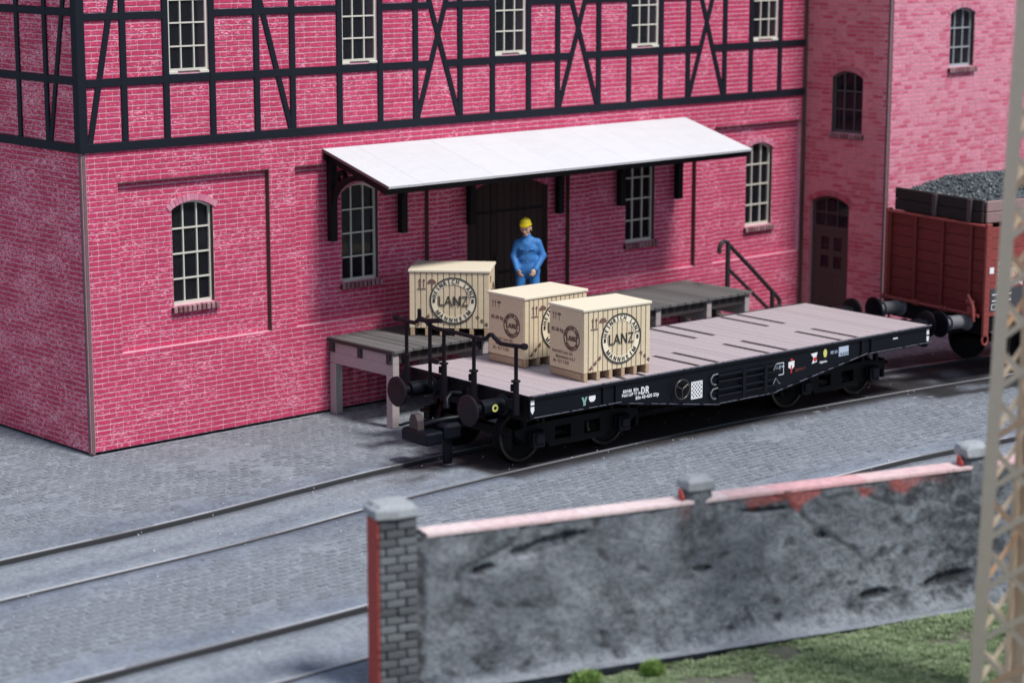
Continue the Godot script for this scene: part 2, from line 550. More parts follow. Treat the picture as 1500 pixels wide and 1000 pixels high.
# An arched window at the local frame fr (x along the wall, z outward, y up; origin on the wall's plane below the window's middle).
func arched_window(parent: Node, fr: Transform3D, hw: float, y0: float, spring: float, rise: float, rows: Array, frame_mat: Material, pal: Dictionary, reveal := 0.07, lintel_proud := 0.02) -> void:
	var arc := arch_pts(hw, spring, rise)
	var outline := PackedVector2Array([Vector2(-hw, y0), Vector2(hw, y0)])
	outline.append_array(arc)
	var fb := MB.new()
	var zb := -reveal - 0.055
	var zf := -reveal
	var w := 0.036
	fb.span(Vector3(-hw, y0, zb), Vector3(-hw + w, spring, zf))
	fb.span(Vector3(hw - w, y0, zb), Vector3(hw, spring, zf))
	fb.span(Vector3(-hw + w, y0, zb), Vector3(hw - w, y0 + 0.05, zf + 0.003))
	for i in arc.size() - 1:
		var a := arc[i]; var b := arc[i + 1]
		fb.prism(PackedVector2Array([a, b, b - Vector2(0, w * 1.1), a - Vector2(0, w * 1.1)]), zb, zf - 0.002)
	var bw := 0.0115
	var xs := [-hw + w, -hw / 3.0, hw / 3.0, hw - w]
	for x: float in [-hw / 3.0, hw / 3.0]:
		var top := spring
		for i in arc.size() - 1:
			if arc[i].x >= x and arc[i + 1].x <= x: top = lerpf(arc[i].y, arc[i + 1].y, (arc[i].x - x) / (arc[i].x - arc[i + 1].x))
		fb.span(Vector3(x - bw, y0 + 0.05, zb + 0.004), Vector3(x + bw, top - w, zf - 0.004))
	for y: float in rows:
		fb.span(Vector3(-hw + w, y - bw, zb + 0.006), Vector3(hw - w, y + bw, zf + 0.002))
	var win := put("window", fb.mesh(), frame_mat, parent, fr)
	var ys := [y0 + 0.05]
	for y: float in rows: ys.append(y)
	ys.append(spring + rise)
	for j in ys.size() - 1:
		for i in 3:
			var cell := PackedVector2Array([Vector2(xs[i], ys[j]), Vector2(xs[i + 1], ys[j]), Vector2(xs[i + 1], ys[j + 1]), Vector2(xs[i], ys[j + 1])])
			var cut := Geometry2D.intersect_polygons(cell, outline)
			if cut.is_empty(): continue
			var pm := MB.new()
			pm.prism(cut[0], -0.003, 0.003)
			put("pane", pm.mesh(), M.glass, win, Transform3D(Basis(), Vector3(0, 0, zb + 0.02)))
	# reveal lining
	var lb := MB.new()
	lb.span(Vector3(-hw + 0.0004, y0 - 0.004, -0.17), Vector3(-hw + 0.0045, spring + 0.03, 0.0))
	lb.span(Vector3(hw - 0.0045, y0 - 0.004, -0.17), Vector3(hw - 0.0004, spring + 0.03, 0.0))
	put("reveal", lb.mesh(), M.card_edge, win)
	# arch of voussoirs
	var vb := MB.new()
	var r := (hw * hw + rise * rise) / (2.0 * rise)
	var c := Vector2(0, spring + rise - r)
	var ang := asin(hw / r) * 1.12
	var nv := 13
	for i in nv:
		var t0 := lerpf(-ang, ang, (i + 0.07) / nv)
		var t1 := lerpf(-ang, ang, (i + 0.93) / nv)
		vb.col = (pal.brick as Color).lerp(pal.brick2, rng.randf_range(0.45, 1.0))
		var hh := 0.105 + rng.randf_range(-0.006, 0.006)
		vb.prism(PackedVector2Array([c + Vector2(sin(t0), cos(t0)) * r, c + Vector2(sin(t1), cos(t1)) * r, c + Vector2(sin(t1), cos(t1)) * (r + hh), c + Vector2(sin(t0), cos(t0)) * (r + hh)]), -0.05, lintel_proud + rng.randf_range(-0.003, 0.003))
	vb.col = pal.mortar
	for i in 12:
		var t0 := lerpf(-ang, ang, i / 12.0)
		var t1 := lerpf(-ang, ang, (i + 1) / 12.0)
		vb.prism(PackedVector2Array([c + Vector2(sin(t0), cos(t0)) * (r + 0.004), c + Vector2(sin(t1), cos(t1)) * (r + 0.004), c + Vector2(sin(t1), cos(t1)) * (r + 0.095), c + Vector2(sin(t0), cos(t0)) * (r + 0.095)]), -0.19, lintel_proud - 0.008)
	put("arch", vb.mesh(), M.mortar, win)
	if rows.size() > 0 and pal.get("sill", true):
		var sb := MB.new()
		var ns := 10
		for i in ns:
			var xa := lerpf(-hw - 0.055, hw + 0.055, float(i) / ns)
			var xb := lerpf(-hw - 0.055, hw + 0.055, float(i + 1) / ns)
			sb.col = Color(0.24, 0.09, 0.10).lerp(Color(0.50, 0.27, 0.30), rng.randf())
			sb.box(Vector3((xa + xb) / 2, y0 - 0.058, 0.010), Vector3(xb - xa - 0.024, 0.10, 0.15), 0.010)
		sb.col = Color(0.06, 0.022, 0.026)
		sb.span(Vector3(-hw - 0.05, y0 - 0.104, -0.19), Vector3(hw + 0.05, y0 - 0.022, 0.062))
		put("sill", sb.mesh(), M.mortar, win)

func shed() -> void:
	var o := thing("goods_shed", "pink brick goods shed with black half-timbered upper storey and white canopy", "building")
	var pm := {"brick": Color(0.60, 0.055, 0.180), "brick2": Color(0.78, 0.34, 0.45), "mortar": Color(0.86, 0.45, 0.55), "full": 0.93, "smear": Vector2(0.35, 0.85), "seed": 3.0, "course": 0.0827, "gap": 0.0235, "joint": 0.006, "tone": Color(0.84, 0.43, 0.545), "odd": Color(0.88, 0.60, 0.70), "mat": M.brick}
	var ps := {"brick": Color(0.58, 0.045, 0.12), "brick2": Color(0.84, 0.38, 0.43), "mortar": Color(0.88, 0.45, 0.51), "full": 0.85, "smear": Vector2(0.6, 1.0), "seed": 40.0, "course": 0.0827, "gap": 0.019, "tone": Color(0.86, 0.40, 0.46), "odd": Color(0.90, 0.55, 0.60), "mat": M.brick_side}
	var pu := pm.duplicate()
	pu.full = 0.86; pu.seed = 80.0; pu.course = 0.083; pu.smear = Vector2(0.45, 0.95)
	var front := Transform3D()
	var side := Transform3D(Basis(Vector3(0, 0, 1), Vector3(0, 1, 0), Vector3(-1, 0, 0)), Vector3(0, 0, 0))   # x runs towards the camera, z outwards
	var base := 0.05
	var top := 8.05
	var zr := -0.085        # plane of the recessed bays
	var bays := []
	var wins := []
	for k in 5:
		var r := Rect2(0.62 + PITCH * k, 0.05 + 18 * 0.0827, 2.85, 32 * 0.0827)
		if k == 4: r.size.x = XT - 0.12 - r.position.x
		bays.append(r)
		if k == 2: wins.append(Rect2(7.80, 0.9, 1.94, 3.62 - 0.9))
		else: wins.append(Rect2(1.64 + PITCH * k, 2.15, 0.78, 1.65))
	# walls of mortar behind the bricks
	var wb := MB.new()
	wb.col = pm.mortar
	wall_sheet(wb, 0.0, XT, base, SILL + 0.05, bays + [Rect2(7.80, 0.9, 1.94, 0.7)], zr + 0.002, -0.0)
	wall_sheet(wb, 0.0, XT, base, SILL + 0.05, wins, -0.26, zr)
	put("wall", wb.mesh(), M.mortar, o)
	var upw := []
	for k in 5: upw.append(Rect2(1.605 + 3.382 * k, 5.80, 0.74, 1.47))
	var ub := MB.new()
	ub.col = pu.mortar
	wall_sheet(ub, 0.0, XT, SILL + 0.05, top, upw, -0.26, -0.0)
	put("wall", ub.mesh(), M.mortar, o)
	var sb := MB.new()
	sb.col = ps.mortar
	sb.xf = side
	sb.span(Vector3(-7.0, base, -0.26), Vector3(-0.26, top, 0.0))
	sb.xf = Transform3D()
	sb.span(Vector3(0.26, base, -7.0), Vector3(XT, top, -6.75))
	put("wall", sb.mesh(), M.mortar, o)
	# bricks: the 300 nearest the street corner are parts of their own
	var singles := {"left": 300, "parent": o, "meshes": {}, "test": func(p: Vector2) -> bool: return p.x > 0.1 and p.x < 3.3 and p.y < 1.5}
	var bb := MB.new()
	lay_bricks(bb, 0.075, XT - 0.09, base, SILL, bays + [Rect2(7.80, 0.9, 1.94, 0.7)], 0.0, pm, [], singles)
	for k in 5:
		var r: Rect2 = bays[k]
		lay_bricks(bb, r.position.x + 0.001, r.end.x - 0.012, r.position.y, r.end.y, [wins[k]], zr, pm)
	stuff(put("brickwork", bb.mesh(), M.brick, o))
	var cb := MB.new()
	lay_bricks(cb, 0.07, XT - 0.02, SILL + 0.09, 7.7, upw, 0.0, pu)
	stuff(put("brickwork", cb.mesh(), M.brick, o))
	var db := MB.new()
	db.xf = side
	lay_bricks(db, -7.0, -0.07, base, 7.7, [], 0.0, ps)
	stuff(put("brickwork", db.mesh(), M.brick_side, o))
	# dark cut edges of the recessed bays, and the corner strips
	for k in 5:
		var r: Rect2 = bays[k]
		var eb := MB.new()
		eb.span(Vector3(r.position.x, r.end.y - 0.012, zr + 0.001), Vector3(r.end.x, r.end.y - 0.001, 0.0075))
		if k < 4: eb.span(Vector3(r.end.x - 0.011, r.position.y, zr + 0.0015), Vector3(r.end.x - 0.0005, r.end.y - 0.013, 0.008))
		put("bay_edge", eb.mesh(), M.card_edge, o)
	var kb := MB.new()
	kb.span(Vector3(0.006, base - 0.03, -0.05), Vector3(0.068, SILL, 0.011), 0.006)
	put("corner_strip", kb.mesh(), M.corner_strip, o)
	var kc := MB.new()
	kc.span(Vector3(-0.011, base - 0.03, -0.066), Vector3(0.0, SILL, -0.008), 0.004)
	put("corner_strip", kc.mesh(), M.corner_strip, o)
	var kd := MB.new()
	kd.span(Vector3(XT - 0.119, base, -0.05), Vector3(XT - 0.001, top, 0.02), 0.006)
	put("corner_strip", kd.mesh(), M.card_edge, o)
	# black strip painted as the shadow line in the gap under the walls
	var gb := MB.new()
	gb.span(Vector3(0.07, -0.1, -0.22), Vector3(XT, base + 0.001, -0.07))
	gb.span(Vector3(0.05, -0.1, -6.9), Vector3(0.22, base + 0.001, -0.23))
	put("shadow_gap", gb.mesh(), M.dark, o)
	# black lining of the rooms behind the windows
	var lb := MB.new()
	lb.span(Vector3(0.3, 0.1, -0.95), Vector3(XT - 0.1, 7.9, -0.9))
	put("room_lining", lb.mesh(), M.dark, o)
	# windows of the ground floor
	for k in 5:
		if k == 2: continue
		arched_window(o, Transform3D(Basis(), Vector3(2.03 + PITCH * k, 0, zr)), 0.39, 2.15, 3.68, 0.12, [2.56, 2.96, 3.36], M.frame_white, pm)
	# loading door: two leaves of vertical boards under a flat arch
	var dw := PackedVector2Array()
	var arc := arch_pts(0.97, 3.42, 0.20)
	var door := Node3D.new()
	door.name = "door"
	door.position = Vector3(8.77, 0, zr - 0.10)
	o.add_child(door, true)
	dw = PackedVector2Array([Vector2(-0.97, 1.25), Vector2(0.97, 1.25)])
	dw.append_array(arc)
	for i in 12:
		var xa := -0.97 + 1.94 * i / 12.0 + 0.006
		var xb := -0.97 + 1.94 * (i + 1) / 12.0 - 0.006
		var strip := PackedVector2Array([Vector2(xa, 1.2), Vector2(xb, 1.2), Vector2(xb, 3.7), Vector2(xa, 3.7)])
		var cut := Geometry2D.intersect_polygons(strip, dw)
		var pb := MB.new()
		pb.col = Color(1, 1, 1) * rng.randf_range(0.75, 1.15)
		pb.prism(cut[0], -0.05, 0.0 if i >= 4 else -0.012)
		put("board", pb.mesh(), M.door_wood, door)
	var hb := MB.new()
	hb.span(Vector3(-0.97, 1.2, -0.09), Vector3(0.97, 3.60, -0.052))
	for y: float in [1.9, 3.0]:
		hb.span(Vector3(-0.93, y, -0.008), Vector3(-0.36, y + 0.05, 0.006))
		hb.span(Vector3(-0.30, y, 0.001), Vector3(0.93, y + 0.05, 0.012))
	put("hinge_strap", hb.mesh(), M.dark, door)
	var ib := MB.new()
	ib.span(Vector3(-0.245, 1.75, 0.02), Vector3(-0.205, 2.25, 0.055), 0.01)
	put("handle", ib.mesh(), M.iron, door)
	var va := MB.new()
	var rr := (0.97 * 0.97 + 0.2 * 0.2) / 0.4
	var cc := Vector2(0, 3.62 - rr)
	for i in 25:
		var t0 := lerpf(-0.43, 0.43, (i + 0.06) / 25.0)
		var t1 := lerpf(-0.43, 0.43, (i + 0.94) / 25.0)
		va.col = (pm.brick as Color).lerp(pm.brick2, rng.randf_range(0.05, 0.5))
		va.prism(PackedVector2Array([cc + Vector2(sin(t0), cos(t0)) * rr, cc + Vector2(sin(t1), cos(t1)) * rr, cc + Vector2(sin(t1), cos(t1)) * (rr + 0.15), cc + Vector2(sin(t0), cos(t0)) * (rr + 0.15)]), -0.05, 0.12)
	put("arch", va.mesh(), M.mortar, door)
	var jb := MB.new()
	for s: float in [-1.0, 1.0]:
		jb.span(Vector3(0.972 * s - 0.006, 1.0, -0.15), Vector3(0.972 * s + 0.006, 3.44, 0.102))
	put("door_reveal", jb.mesh(), M.card_edge, door)
	# timber frame of the upper storey
	var posts := [0.78, 1.545, 2.405, 3.26, 3.97, 4.93, 5.79, 6.56, 7.56, 8.31, 9.17, 9.88, 10.91, 11.70, 12.55, 13.29, 14.32, 15.08, 15.94]
	for x: float in posts:
		var b := MB.new()
		b.span(Vector3(x - 0.055, SILL + 0.135, -0.03), Vector3(x + 0.055, 7.7, 0.035), 0.006)
		put("post", b.mesh(), M.timber, o)
	var cp := MB.new()
	cp.span(Vector3(-0.036, SILL + 0.13, -0.12), Vector3(0.11, 7.7, 0.038), 0.006)
	put("corner_post", cp.mesh(), M.timber, o)
	var bars := [[SILL, SILL + 0.135, 0.040], [7.62, 7.75, 0.040]]
	for r: Array in bars:
		var b := MB.new()
		b.span(Vector3(-0.04, r[0], -0.03), Vector3(XT - 0.087, r[1], r[2]), 0.006)
		put("beam", b.mesh(), M.timber, o)
		var b2 := MB.new()
		b2.xf = side
		b2.span(Vector3(-7.0, r[0], -0.03), Vector3(-0.032, r[1], r[2]), 0.006)
		put("beam", b2.mesh(), M.timber, o)
	for k in 6:   # rails between the bays' crosses and windows
		var ends := [[0.11, 1.545], [2.405, 4.93], [5.79, 8.31], [9.17, 11.70], [12.55, 15.08], [15.94, XT - 0.087]]
		for y: float in [5.655, 6.65]:
			var pieces := [[ends[k][0], ends[k][1]]]
			if k in [2, 3, 4]:
				var xa: float = [6.56, 9.88, 13.29][k - 2]
				var xb: float = [7.56, 10.91, 14.32][k - 2]
				var f := 0.36 if y < 6 else 0.33
				pieces = [[ends[k][0], xa + (xb - xa) * f], [xb - (xb - xa) * f, ends[k][1]]]
			for p: Array in pieces:
				var b := MB.new()
				b.span(Vector3(p[0], y, -0.02), Vector3(p[1], y + (0.125 if y < 6 else 0.11), 0.0325), 0.006)
				put("rail_timber", b.mesh(), M.timber, o)
	for k in 5:
		var b := MB.new()
		b.span(Vector3(1.545 + 3.383 * k + 0.055, 5.655, -0.25), Vector3(2.405 + 3.383 * k - 0.055, 5.785, 0.031), 0.006)
		put("rail_timber", b.mesh(), M.timber, o)
	var braces := [[0.15, 4.80, 0.74, 7.62], [3.93, 4.80, 3.31, 7.0]]
	for k in 3:
		var xa: float = [6.56, 9.88, 13.29][k]
		var xb: float = [7.56, 10.91, 14.32][k]
		braces.append([xa + 0.03, 4.80, xb - 0.03, 7.63])
		braces.append([xb - 0.03, 4.80, xa + 0.03, 7.63])
	var alt := 0
	for q: Array in braces:
		var b := MB.new()
		var z: float = 0.0295 if alt % 2 == 0 else 0.0275
		alt += 1
		b.beam(Vector3(q[0], q[1], z - 0.03), Vector3(q[2], q[3], z - 0.03), 0.10, 0.06, Vector3(0, 0, 1), 0.006)
		put("brace", b.mesh(), M.timber, o)
	for z: float in [-0.89, -1.71, -2.53, -3.35, -4.17]:
		var b := MB.new()
		b.xf = side
		b.span(Vector3(z - 0.055, SILL + 0.135, -0.03), Vector3(z + 0.055, 7.7, 0.035), 0.006)
		put("post", b.mesh(), M.timber, o)
	for y: float in [5.70, 6.72]:
		var b := MB.new()
		b.xf = side
		b.span(Vector3(-7.0, y, -0.03), Vector3(-0.12, y + 0.12, 0.0325), 0.006)
		put("rail_timber", b.mesh(), M.timber, o)
	var sbr := MB.new()
	sbr.xf = side
	sbr.beam(Vector3(-0.82, 4.80, 0.0), Vector3(-0.20, 7.63, 0.0), 0.10, 0.06, Vector3(0, 0, 1), 0.006)
	put("brace", sbr.mesh(), M.timber, o)
	# windows of the upper storey
	for k in 5:
		var xa := 1.61 + 3.382 * k
		var xb := xa + 0.73
		var fb := MB.new()
		var y0 := 5.80
		fb.span(Vector3(xa, y0, -0.065), Vector3(xa + 0.035, 7.26, -0.01))
		fb.span(Vector3(xb - 0.035, y0, -0.065), Vector3(xb, 7.26, -0.01))
		fb.span(Vector3(xa + 0.035, y0 + 0.03, -0.065), Vector3(xb - 0.035, y0 + 0.07, -0.008))
		fb.span(Vector3(xa + 0.035, 7.20, -0.065), Vector3(xb - 0.035, 7.26, -0.012))
		fb.span(Vector3(xa - 0.01, y0 - 0.012, -0.06), Vector3(xa + 0.16, y0 + 0.03, 0.02), 0.005)
		fb.span(Vector3(xb - 0.16, y0 - 0.012, -0.06), Vector3(xb + 0.01, y0 + 0.03, 0.02), 0.005)
		for i: int in [1, 2]:
			var x := lerpf(xa, xb, i / 3.0)
			fb.span(Vector3(x - 0.0115, y0 + 0.07, -0.06), Vector3(x + 0.0115, 7.20, -0.014))
		for y: float in [6.21, 6.57, 6.92]:
			fb.span(Vector3(xa + 0.035, y - 0.0115, -0.058), Vector3(xb - 0.035, y + 0.0115, -0.009))
		var win := put("window", fb.mesh(), M.frame_white, o)
		var ys := [y0 + 0.07, 6.21, 6.57, 6.92, 7.20]
		for j in 4:
			for i in 3:
				var p := MB.new()
				p.span(Vector3(0, 0, -0.003), Vector3((xb - xa) / 3.0 - 0.02, ys[j + 1] - ys[j], 0.003))
				put("pane", p.mesh(), M.glass, win, Transform3D(Basis(), Vector3(lerpf(xa, xb, i / 3.0) + 0.01, ys[j], -0.04)))
	# roof above the picture's edge
	var rb := MB.new()
	rb.xf = Transform3D(Basis(Vector3(0, 0, 1), Vector3(0, 1, 0), Vector3(-1, 0, 0)), Vector3(XT, 0, 0))
	rb.prism(PackedVector2Array([Vector2(0.2, 8.0), Vector2(0.2, 8.12), Vector2(-3.5, 10.4), Vector2(-7.2, 8.12), Vector2(-7.2, 8.0)]), 0.0, XT + 0.2)
	put("roof", rb.mesh(), M.card_edge, o)
	canopy(o)

func canopy(o: Node3D) -> void:
	var root := Node3D.new()
	root.name = "canopy"
	root.set_meta("label", "white sloping canopy over the loading platform")
	o.add_child(root, true)
	var x0 := 4.56; var x1 := 13.24
	var hb := 4.44; var hf := 3.965; var zf := 1.71
	var dir := Vector3(0, hf - hb, zf).normalized()
	var len_ := Vector3(0, hf - hb, zf).length()
	var edges := [x0, 4.99, 5.26, 6.06, 6.85, 7.64, 8.44, 9.25, 10.04, 10.84, 11.64, 12.44, x1]
	var bs := Basis(Vector3.RIGHT, dir.cross(Vector3.RIGHT), dir)
	for i in edges.size() - 1:
		var b := MB.new()
		b.col = Color(1, 1, 1) * rng.randf_range(0.965, 1.0)
		var w: float = edges[i + 1] - edges[i]
		b.box(Vector3(0, -0.022, len_ * 0.5), Vector3(w - 0.0028, 0.044, len_ + rng.randf_range(-0.004, 0.004)), 0.002)
		put("roof_panel", b.mesh(), M.canopy, root, Transform3D(bs, Vector3((edges[i] + edges[i + 1]) * 0.5, hb + rng.randf_range(0.0, 0.0015), 0.012)))
	var pb := MB.new()
	pb.xf = Transform3D(bs, Vector3(0, hb - 0.046, 0.012))
	pb.span(Vector3(x0 + 0.02, -0.13, len_ - 0.22), Vector3(x1 - 0.02, -0.0, len_ - 0.10))
	pb.span(Vector3(x0 + 0.02, -0.13, 0.0), Vector3(x1 - 0.02, -0.0, 0.10))
	pb.span(Vector3(x0 + 0.02, -0.02, 0.1), Vector3(x1 - 0.02, -0.001, len_ - 0.02))
	put("purlin", pb.mesh(), M.bracket, root)
	for s: float in [x0 - 0.006, x1 + 0.006]:
		var eb := MB.new()
		eb.xf = Transform3D(bs, Vector3(s, hb, 0.012))
		eb.span(Vector3(-0.005, -0.0445, 0.0), Vector3(0.005, -0.002, len_))
		put("end_strip", eb.mesh(), M.corner_strip, root)
	for x: float in [4.70, 6.21, 7.76, 9.90, 11.48, 13.03]:
		var b := MB.new()
		b.span(Vector3(-0.065, 2.90, 0.002), Vector3(0.065, 4.36, 0.13), 0.008)
		b.beam(Vector3(0, 4.28, 0.10), Vector3(0, 3.87, 1.55), 0.10, 0.12)
		var arc := []
		for i in 9:
			var t := PI * 0.5 * i / 8.0
			arc.append(Vector3(0, 3.52 + 0.50 * sin(t), 0.90 - 0.80 * cos(t)))
		for i in 8:
			b.beam(arc[i], arc[i + 1], 0.085, 0.09)
		b.xf = Transform3D(Basis(Vector3(0, 0, 1), PI / 2) , Vector3(0.04, 3.98, 0.33))
		b.lathe([Vector2(0.07, 0), Vector2(0.12, 0), Vector2(0.12, 0.08), Vector2(0.07, 0.08), Vector2(0.07, 0)], 16)
		put("bracket", b.mesh(), M.bracket, root, Transform3D(Basis(), Vector3(x, 0, 0)))

func tower() -> void:
	var o := thing("brick_tower", "tall pale pink brick tower with narrow arched windows behind the coal wagon", "building", Vector3(XT, 0, 0))
	var pal := {"brick": Color(0.58, 0.06, 0.15), "brick2": Color(0.78, 0.36, 0.46), "mortar": Color(0.84, 0.50, 0.59), "full": 0.52, "smear": Vector2(0.70, 1.0), "seed": 140.0, "gap": 0.022, "tone": Color(0.72, 0.265, 0.365), "odd": Color(0.58, 0.066, 0.155), "mat": M.brick_tower, "ragged": 0.10}
	var pside := pal.duplicate()
	pside.brick = Color(0.52, 0.045, 0.10); pside.brick2 = Color(0.74, 0.27, 0.31); pside.mortar = Color(0.80, 0.40, 0.44); pside.seed = 200.0; pside.tone = Color(0.74, 0.25, 0.29); pside.odd = Color(0.58, 0.06, 0.11)
	var H := 11.0
	var side := Transform3D(Basis(Vector3(0, 0, 1), Vector3(0, 1, 0), Vector3(-1, 0, 0)), Vector3.ZERO)
	var front := Transform3D(Basis(), Vector3(0, 0, ZT))
	var hs := [Rect2(0.20, 0.2, 0.98, 2.50), Rect2(0.68, 3.98, 0.76, 1.22)]
	var hf := [Rect2(1.88, 5.24, 0.80, 1.17)]
	var b := MB.new()
	b.col = pside.mortar
	b.xf = side
	wall_sheet(b, 0.0, ZT - 0.25, 0.03, H, hs, -0.25, 0.0)
	b.span(Vector3(-7, SILL, -0.25), Vector3(-0.001, H, -0.01))
	b.col = pal.mortar
	b.xf = front
	wall_sheet(b, 0.0, 8.0, 0.03, H, hf, -0.25, 0.0)
	b.xf = Transform3D()
	b.span(Vector3(7.75, 0.03, -7.0), Vector3(8.0, H, ZT - 0.26))
	b.span(Vector3(0.26, 0.03, -7.0), Vector3(7.74, H, -6.75))
	put("wall", b.mesh(), M.mortar, o)
	var r := MB.new()
	r.span(Vector3(-0.15, H + 0.002, -7.2), Vector3(8.2, H + 0.2, ZT + 0.2))
	put("roof", r.mesh(), M.card_edge, o)
	var d := MB.new()
	d.span(Vector3(0.9, 0.1, -0.5), Vector3(0.95, 10, 1.2))
	d.span(Vector3(0.96, 0.1, 1.15), Vector3(7.6, 10, 1.2))
	put("room_lining", d.mesh(), M.dark, o)
	var s := MB.new()
	s.xf = side
	lay_bricks(s, 0.01, ZT - 0.06, 0.05, 7.9, hs, 0.0, pside)
	stuff(put("brickwork", s.mesh(), M.brick_tower, o))
	var f := MB.new()
	f.xf = front
	var singles := {"left": 300, "parent": o, "meshes": {}, "test": func(p: Vector2) -> bool: return p.x > 0.1 and p.x < 2.6 and p.y > 3.2 and p.y < 5.9}
	lay_bricks(f, 0.07, 7.99, 0.05, 7.9, hf, 0.0, pal, [], singles)
	stuff(put("brickwork", f.mesh(), M.brick_tower, o))
	var k := MB.new()
	k.span(Vector3(0.008, 0.03, ZT - 0.05), Vector3(0.064, H, ZT + 0.012), 0.006)
	put("corner_strip", k.mesh(), M.corner_strip, o)
	var k2 := MB.new()
	k2.span(Vector3(-0.012, 0.03, ZT - 0.058), Vector3(0.0, H, ZT - 0.008), 0.004)
	put("corner_strip", k2.mesh(), M.corner_strip, o)
	arched_window(o, side * Transform3D(Basis(), Vector3(1.06, 0, 0)), 0.38, 3.98, 5.07, 0.13, [4.44, 4.80], M.frame_grey, pside, 0.06)
	arched_window(o, front * Transform3D(Basis(), Vector3(2.28, 0, 0)), 0.40, 5.24, 6.30, 0.11, [5.62, 6.00], M.frame_blue, pal, 0.09)
	# door with a glazed upper part
	var df := side * Transform3D(Basis(), Vector3(0.69, 0, -0.07))
	var arc := arch_pts(0.49, 2.55, 0.15)
	var door := MB.new()
	door.span(Vector3(-0.49, 0.2, -0.06), Vector3(-0.41, 2.55, 0.0))
	door.span(Vector3(0.41, 0.2, -0.06), Vector3(0.49, 2.55, 0.0))
	door.span(Vector3(-0.41, 1.98, -0.055), Vector3(0.41, 2.08, 0.004))
	for i in arc.size() - 1:
		door.prism(PackedVector2Array([arc[i], arc[i + 1], arc[i + 1] - Vector2(0, 0.06), arc[i] - Vector2(0, 0.06)]), -0.06, -0.001)
	for x: float in [-0.145, 0.145]:
		door.span(Vector3(x - 0.015, 2.08, -0.05), Vector3(x + 0.015, 2.64, -0.004))
	door.span(Vector3(-0.41, 2.33, -0.048), Vector3(0.41, 2.36, -0.002))
	# lower leaf: stiles, rails, two columns of small panes above a boarded field
	door.span(Vector3(-0.41, 0.2, -0.05), Vector3(-0.27, 1.98, -0.008))
	door.span(Vector3(0.27, 0.2, -0.05), Vector3(0.41, 1.98, -0.008))
	door.span(Vector3(-0.06, 1.12, -0.05), Vector3(0.06, 1.98, -0.009))
	for y: float in [1.12, 1.48, 1.86]:
		door.span(Vector3(-0.27, y, -0.049), Vector3(0.27, y + 0.11, -0.010))
	for i in 6:
		door.span(Vector3(-0.27 + i * 0.09 + 0.004, 0.2, -0.045), Vector3(-0.27 + (i + 1) * 0.09 - 0.004, 1.12, -0.014))
	var dn := put("door", door.mesh(), M.door_brown, o, df)
	for j in 2:
		for i in 3:
			var p := MB.new()
			p.span(Vector3(-0.42 + i * 0.28, 2.08 + j * 0.26, -0.033), Vector3(-0.42 + (i + 1) * 0.28, 2.08 + (j + 1) * 0.26, -0.027))
			put("pane", p.mesh(), M.glass, dn)
		for i in 2:
			var p := MB.new()
			p.span(Vector3(-0.28 + i * 0.30, 1.2 + j * 0.36, -0.033), Vector3(-0.02 + i * 0.30, 1.5 + j * 0.36, -0.027))
			put("pane", p.mesh(), M.glass, dn)
	var rev := MB.new()
	rev.span(Vector3(-0.495, 0.2, -0.15), Vector3(-0.4905, 2.57, 0.071))
	rev.span(Vector3(0.4905, 0.2, -0.15), Vector3(0.495, 2.57, 0.071))
	put("door_reveal", rev.mesh(), M.card_edge, dn)
	var va := MB.new()
	var rr := (0.49 * 0.49 + 0.15 * 0.15) / 0.3
	var cc := Vector2(0, 2.70 - rr)
	for i in 15:
		var t0 := lerpf(-0.66, 0.66, (i + 0.06) / 15.0)
		var t1 := lerpf(-0.66, 0.66, (i + 0.94) / 15.0)
		va.col = (pside.brick as Color).lerp(pside.brick2, rng.randf_range(0.2, 0.8))
		va.prism(PackedVector2Array([cc + Vector2(sin(t0), cos(t0)) * rr, cc + Vector2(sin(t1), cos(t1)) * rr, cc + Vector2(sin(t1), cos(t1)) * (rr + 0.11), cc + Vector2(sin(t0), cos(t0)) * (rr + 0.11)]), -0.05, 0.09)
	put("arch", va.mesh(), M.mortar, dn)
	var gr := MB.new()
	gr.xf = front
	gr.tube([Vector3(0.10, 1.15, 0.02), Vector3(0.10, 1.15, 0.09), Vector3(0.10, 1.45, 0.09), Vector3(0.10, 1.45, 0.02)], 0.012, 6)
	put("grab_handle", gr.mesh(), M.iron, o)

# ---------------------------------------------------------------- street and tracks
var T1 := PackedVector2Array([Vector2(-20, 5.2), Vector2(-12, 5.0), Vector2(-4, 4.80), Vector2(-1, 4.70), Vector2(2.2, 4.40), Vector2(4.7, 4.31), Vector2(8.9, 4.36), Vector2(12.3, 4.66), Vector2(15, 5.02), Vector2(20, 5.95), Vector2(26, 7.2), Vector2(34, 9.0)])
var T2 := PackedVector2Array([Vector2(-20, 9.7), Vector2(-12, 9.5), Vector2(-5.6, 9.45), Vector2(-1.7, 9.47), Vector2(4, 9.34), Vector2(8.7, 9.30), Vector2(11.8, 9.58), Vector2(15, 10.05), Vector2(20, 11.0), Vector2(34, 14.0)])

func along(t: PackedVector2Array, x: float) -> float:   # smooth curve through the points
	var i := 0
	while i < t.size() - 2 and t[i + 1].x < x: i += 1
	var a := t[maxi(i - 1, 0)]; var b := t[i]; var c := t[i + 1]; var d := t[mini(i + 2, t.size() - 1)]
	var u := (x - b.x) / (c.x - b.x)
	var m0 := (c.y - a.y) / maxf(c.x - a.x, 0.01) * (c.x - b.x)
	var m1 := (d.y - b.y) / maxf(d.x - b.x, 0.01) * (c.x - b.x)
	return (2 * u * u * u - 3 * u * u + 1) * b.y + (u * u * u - 2 * u * u + u) * m0 + (-2 * u * u * u + 3 * u * u) * c.y + (u * u * u - u * u) * m1

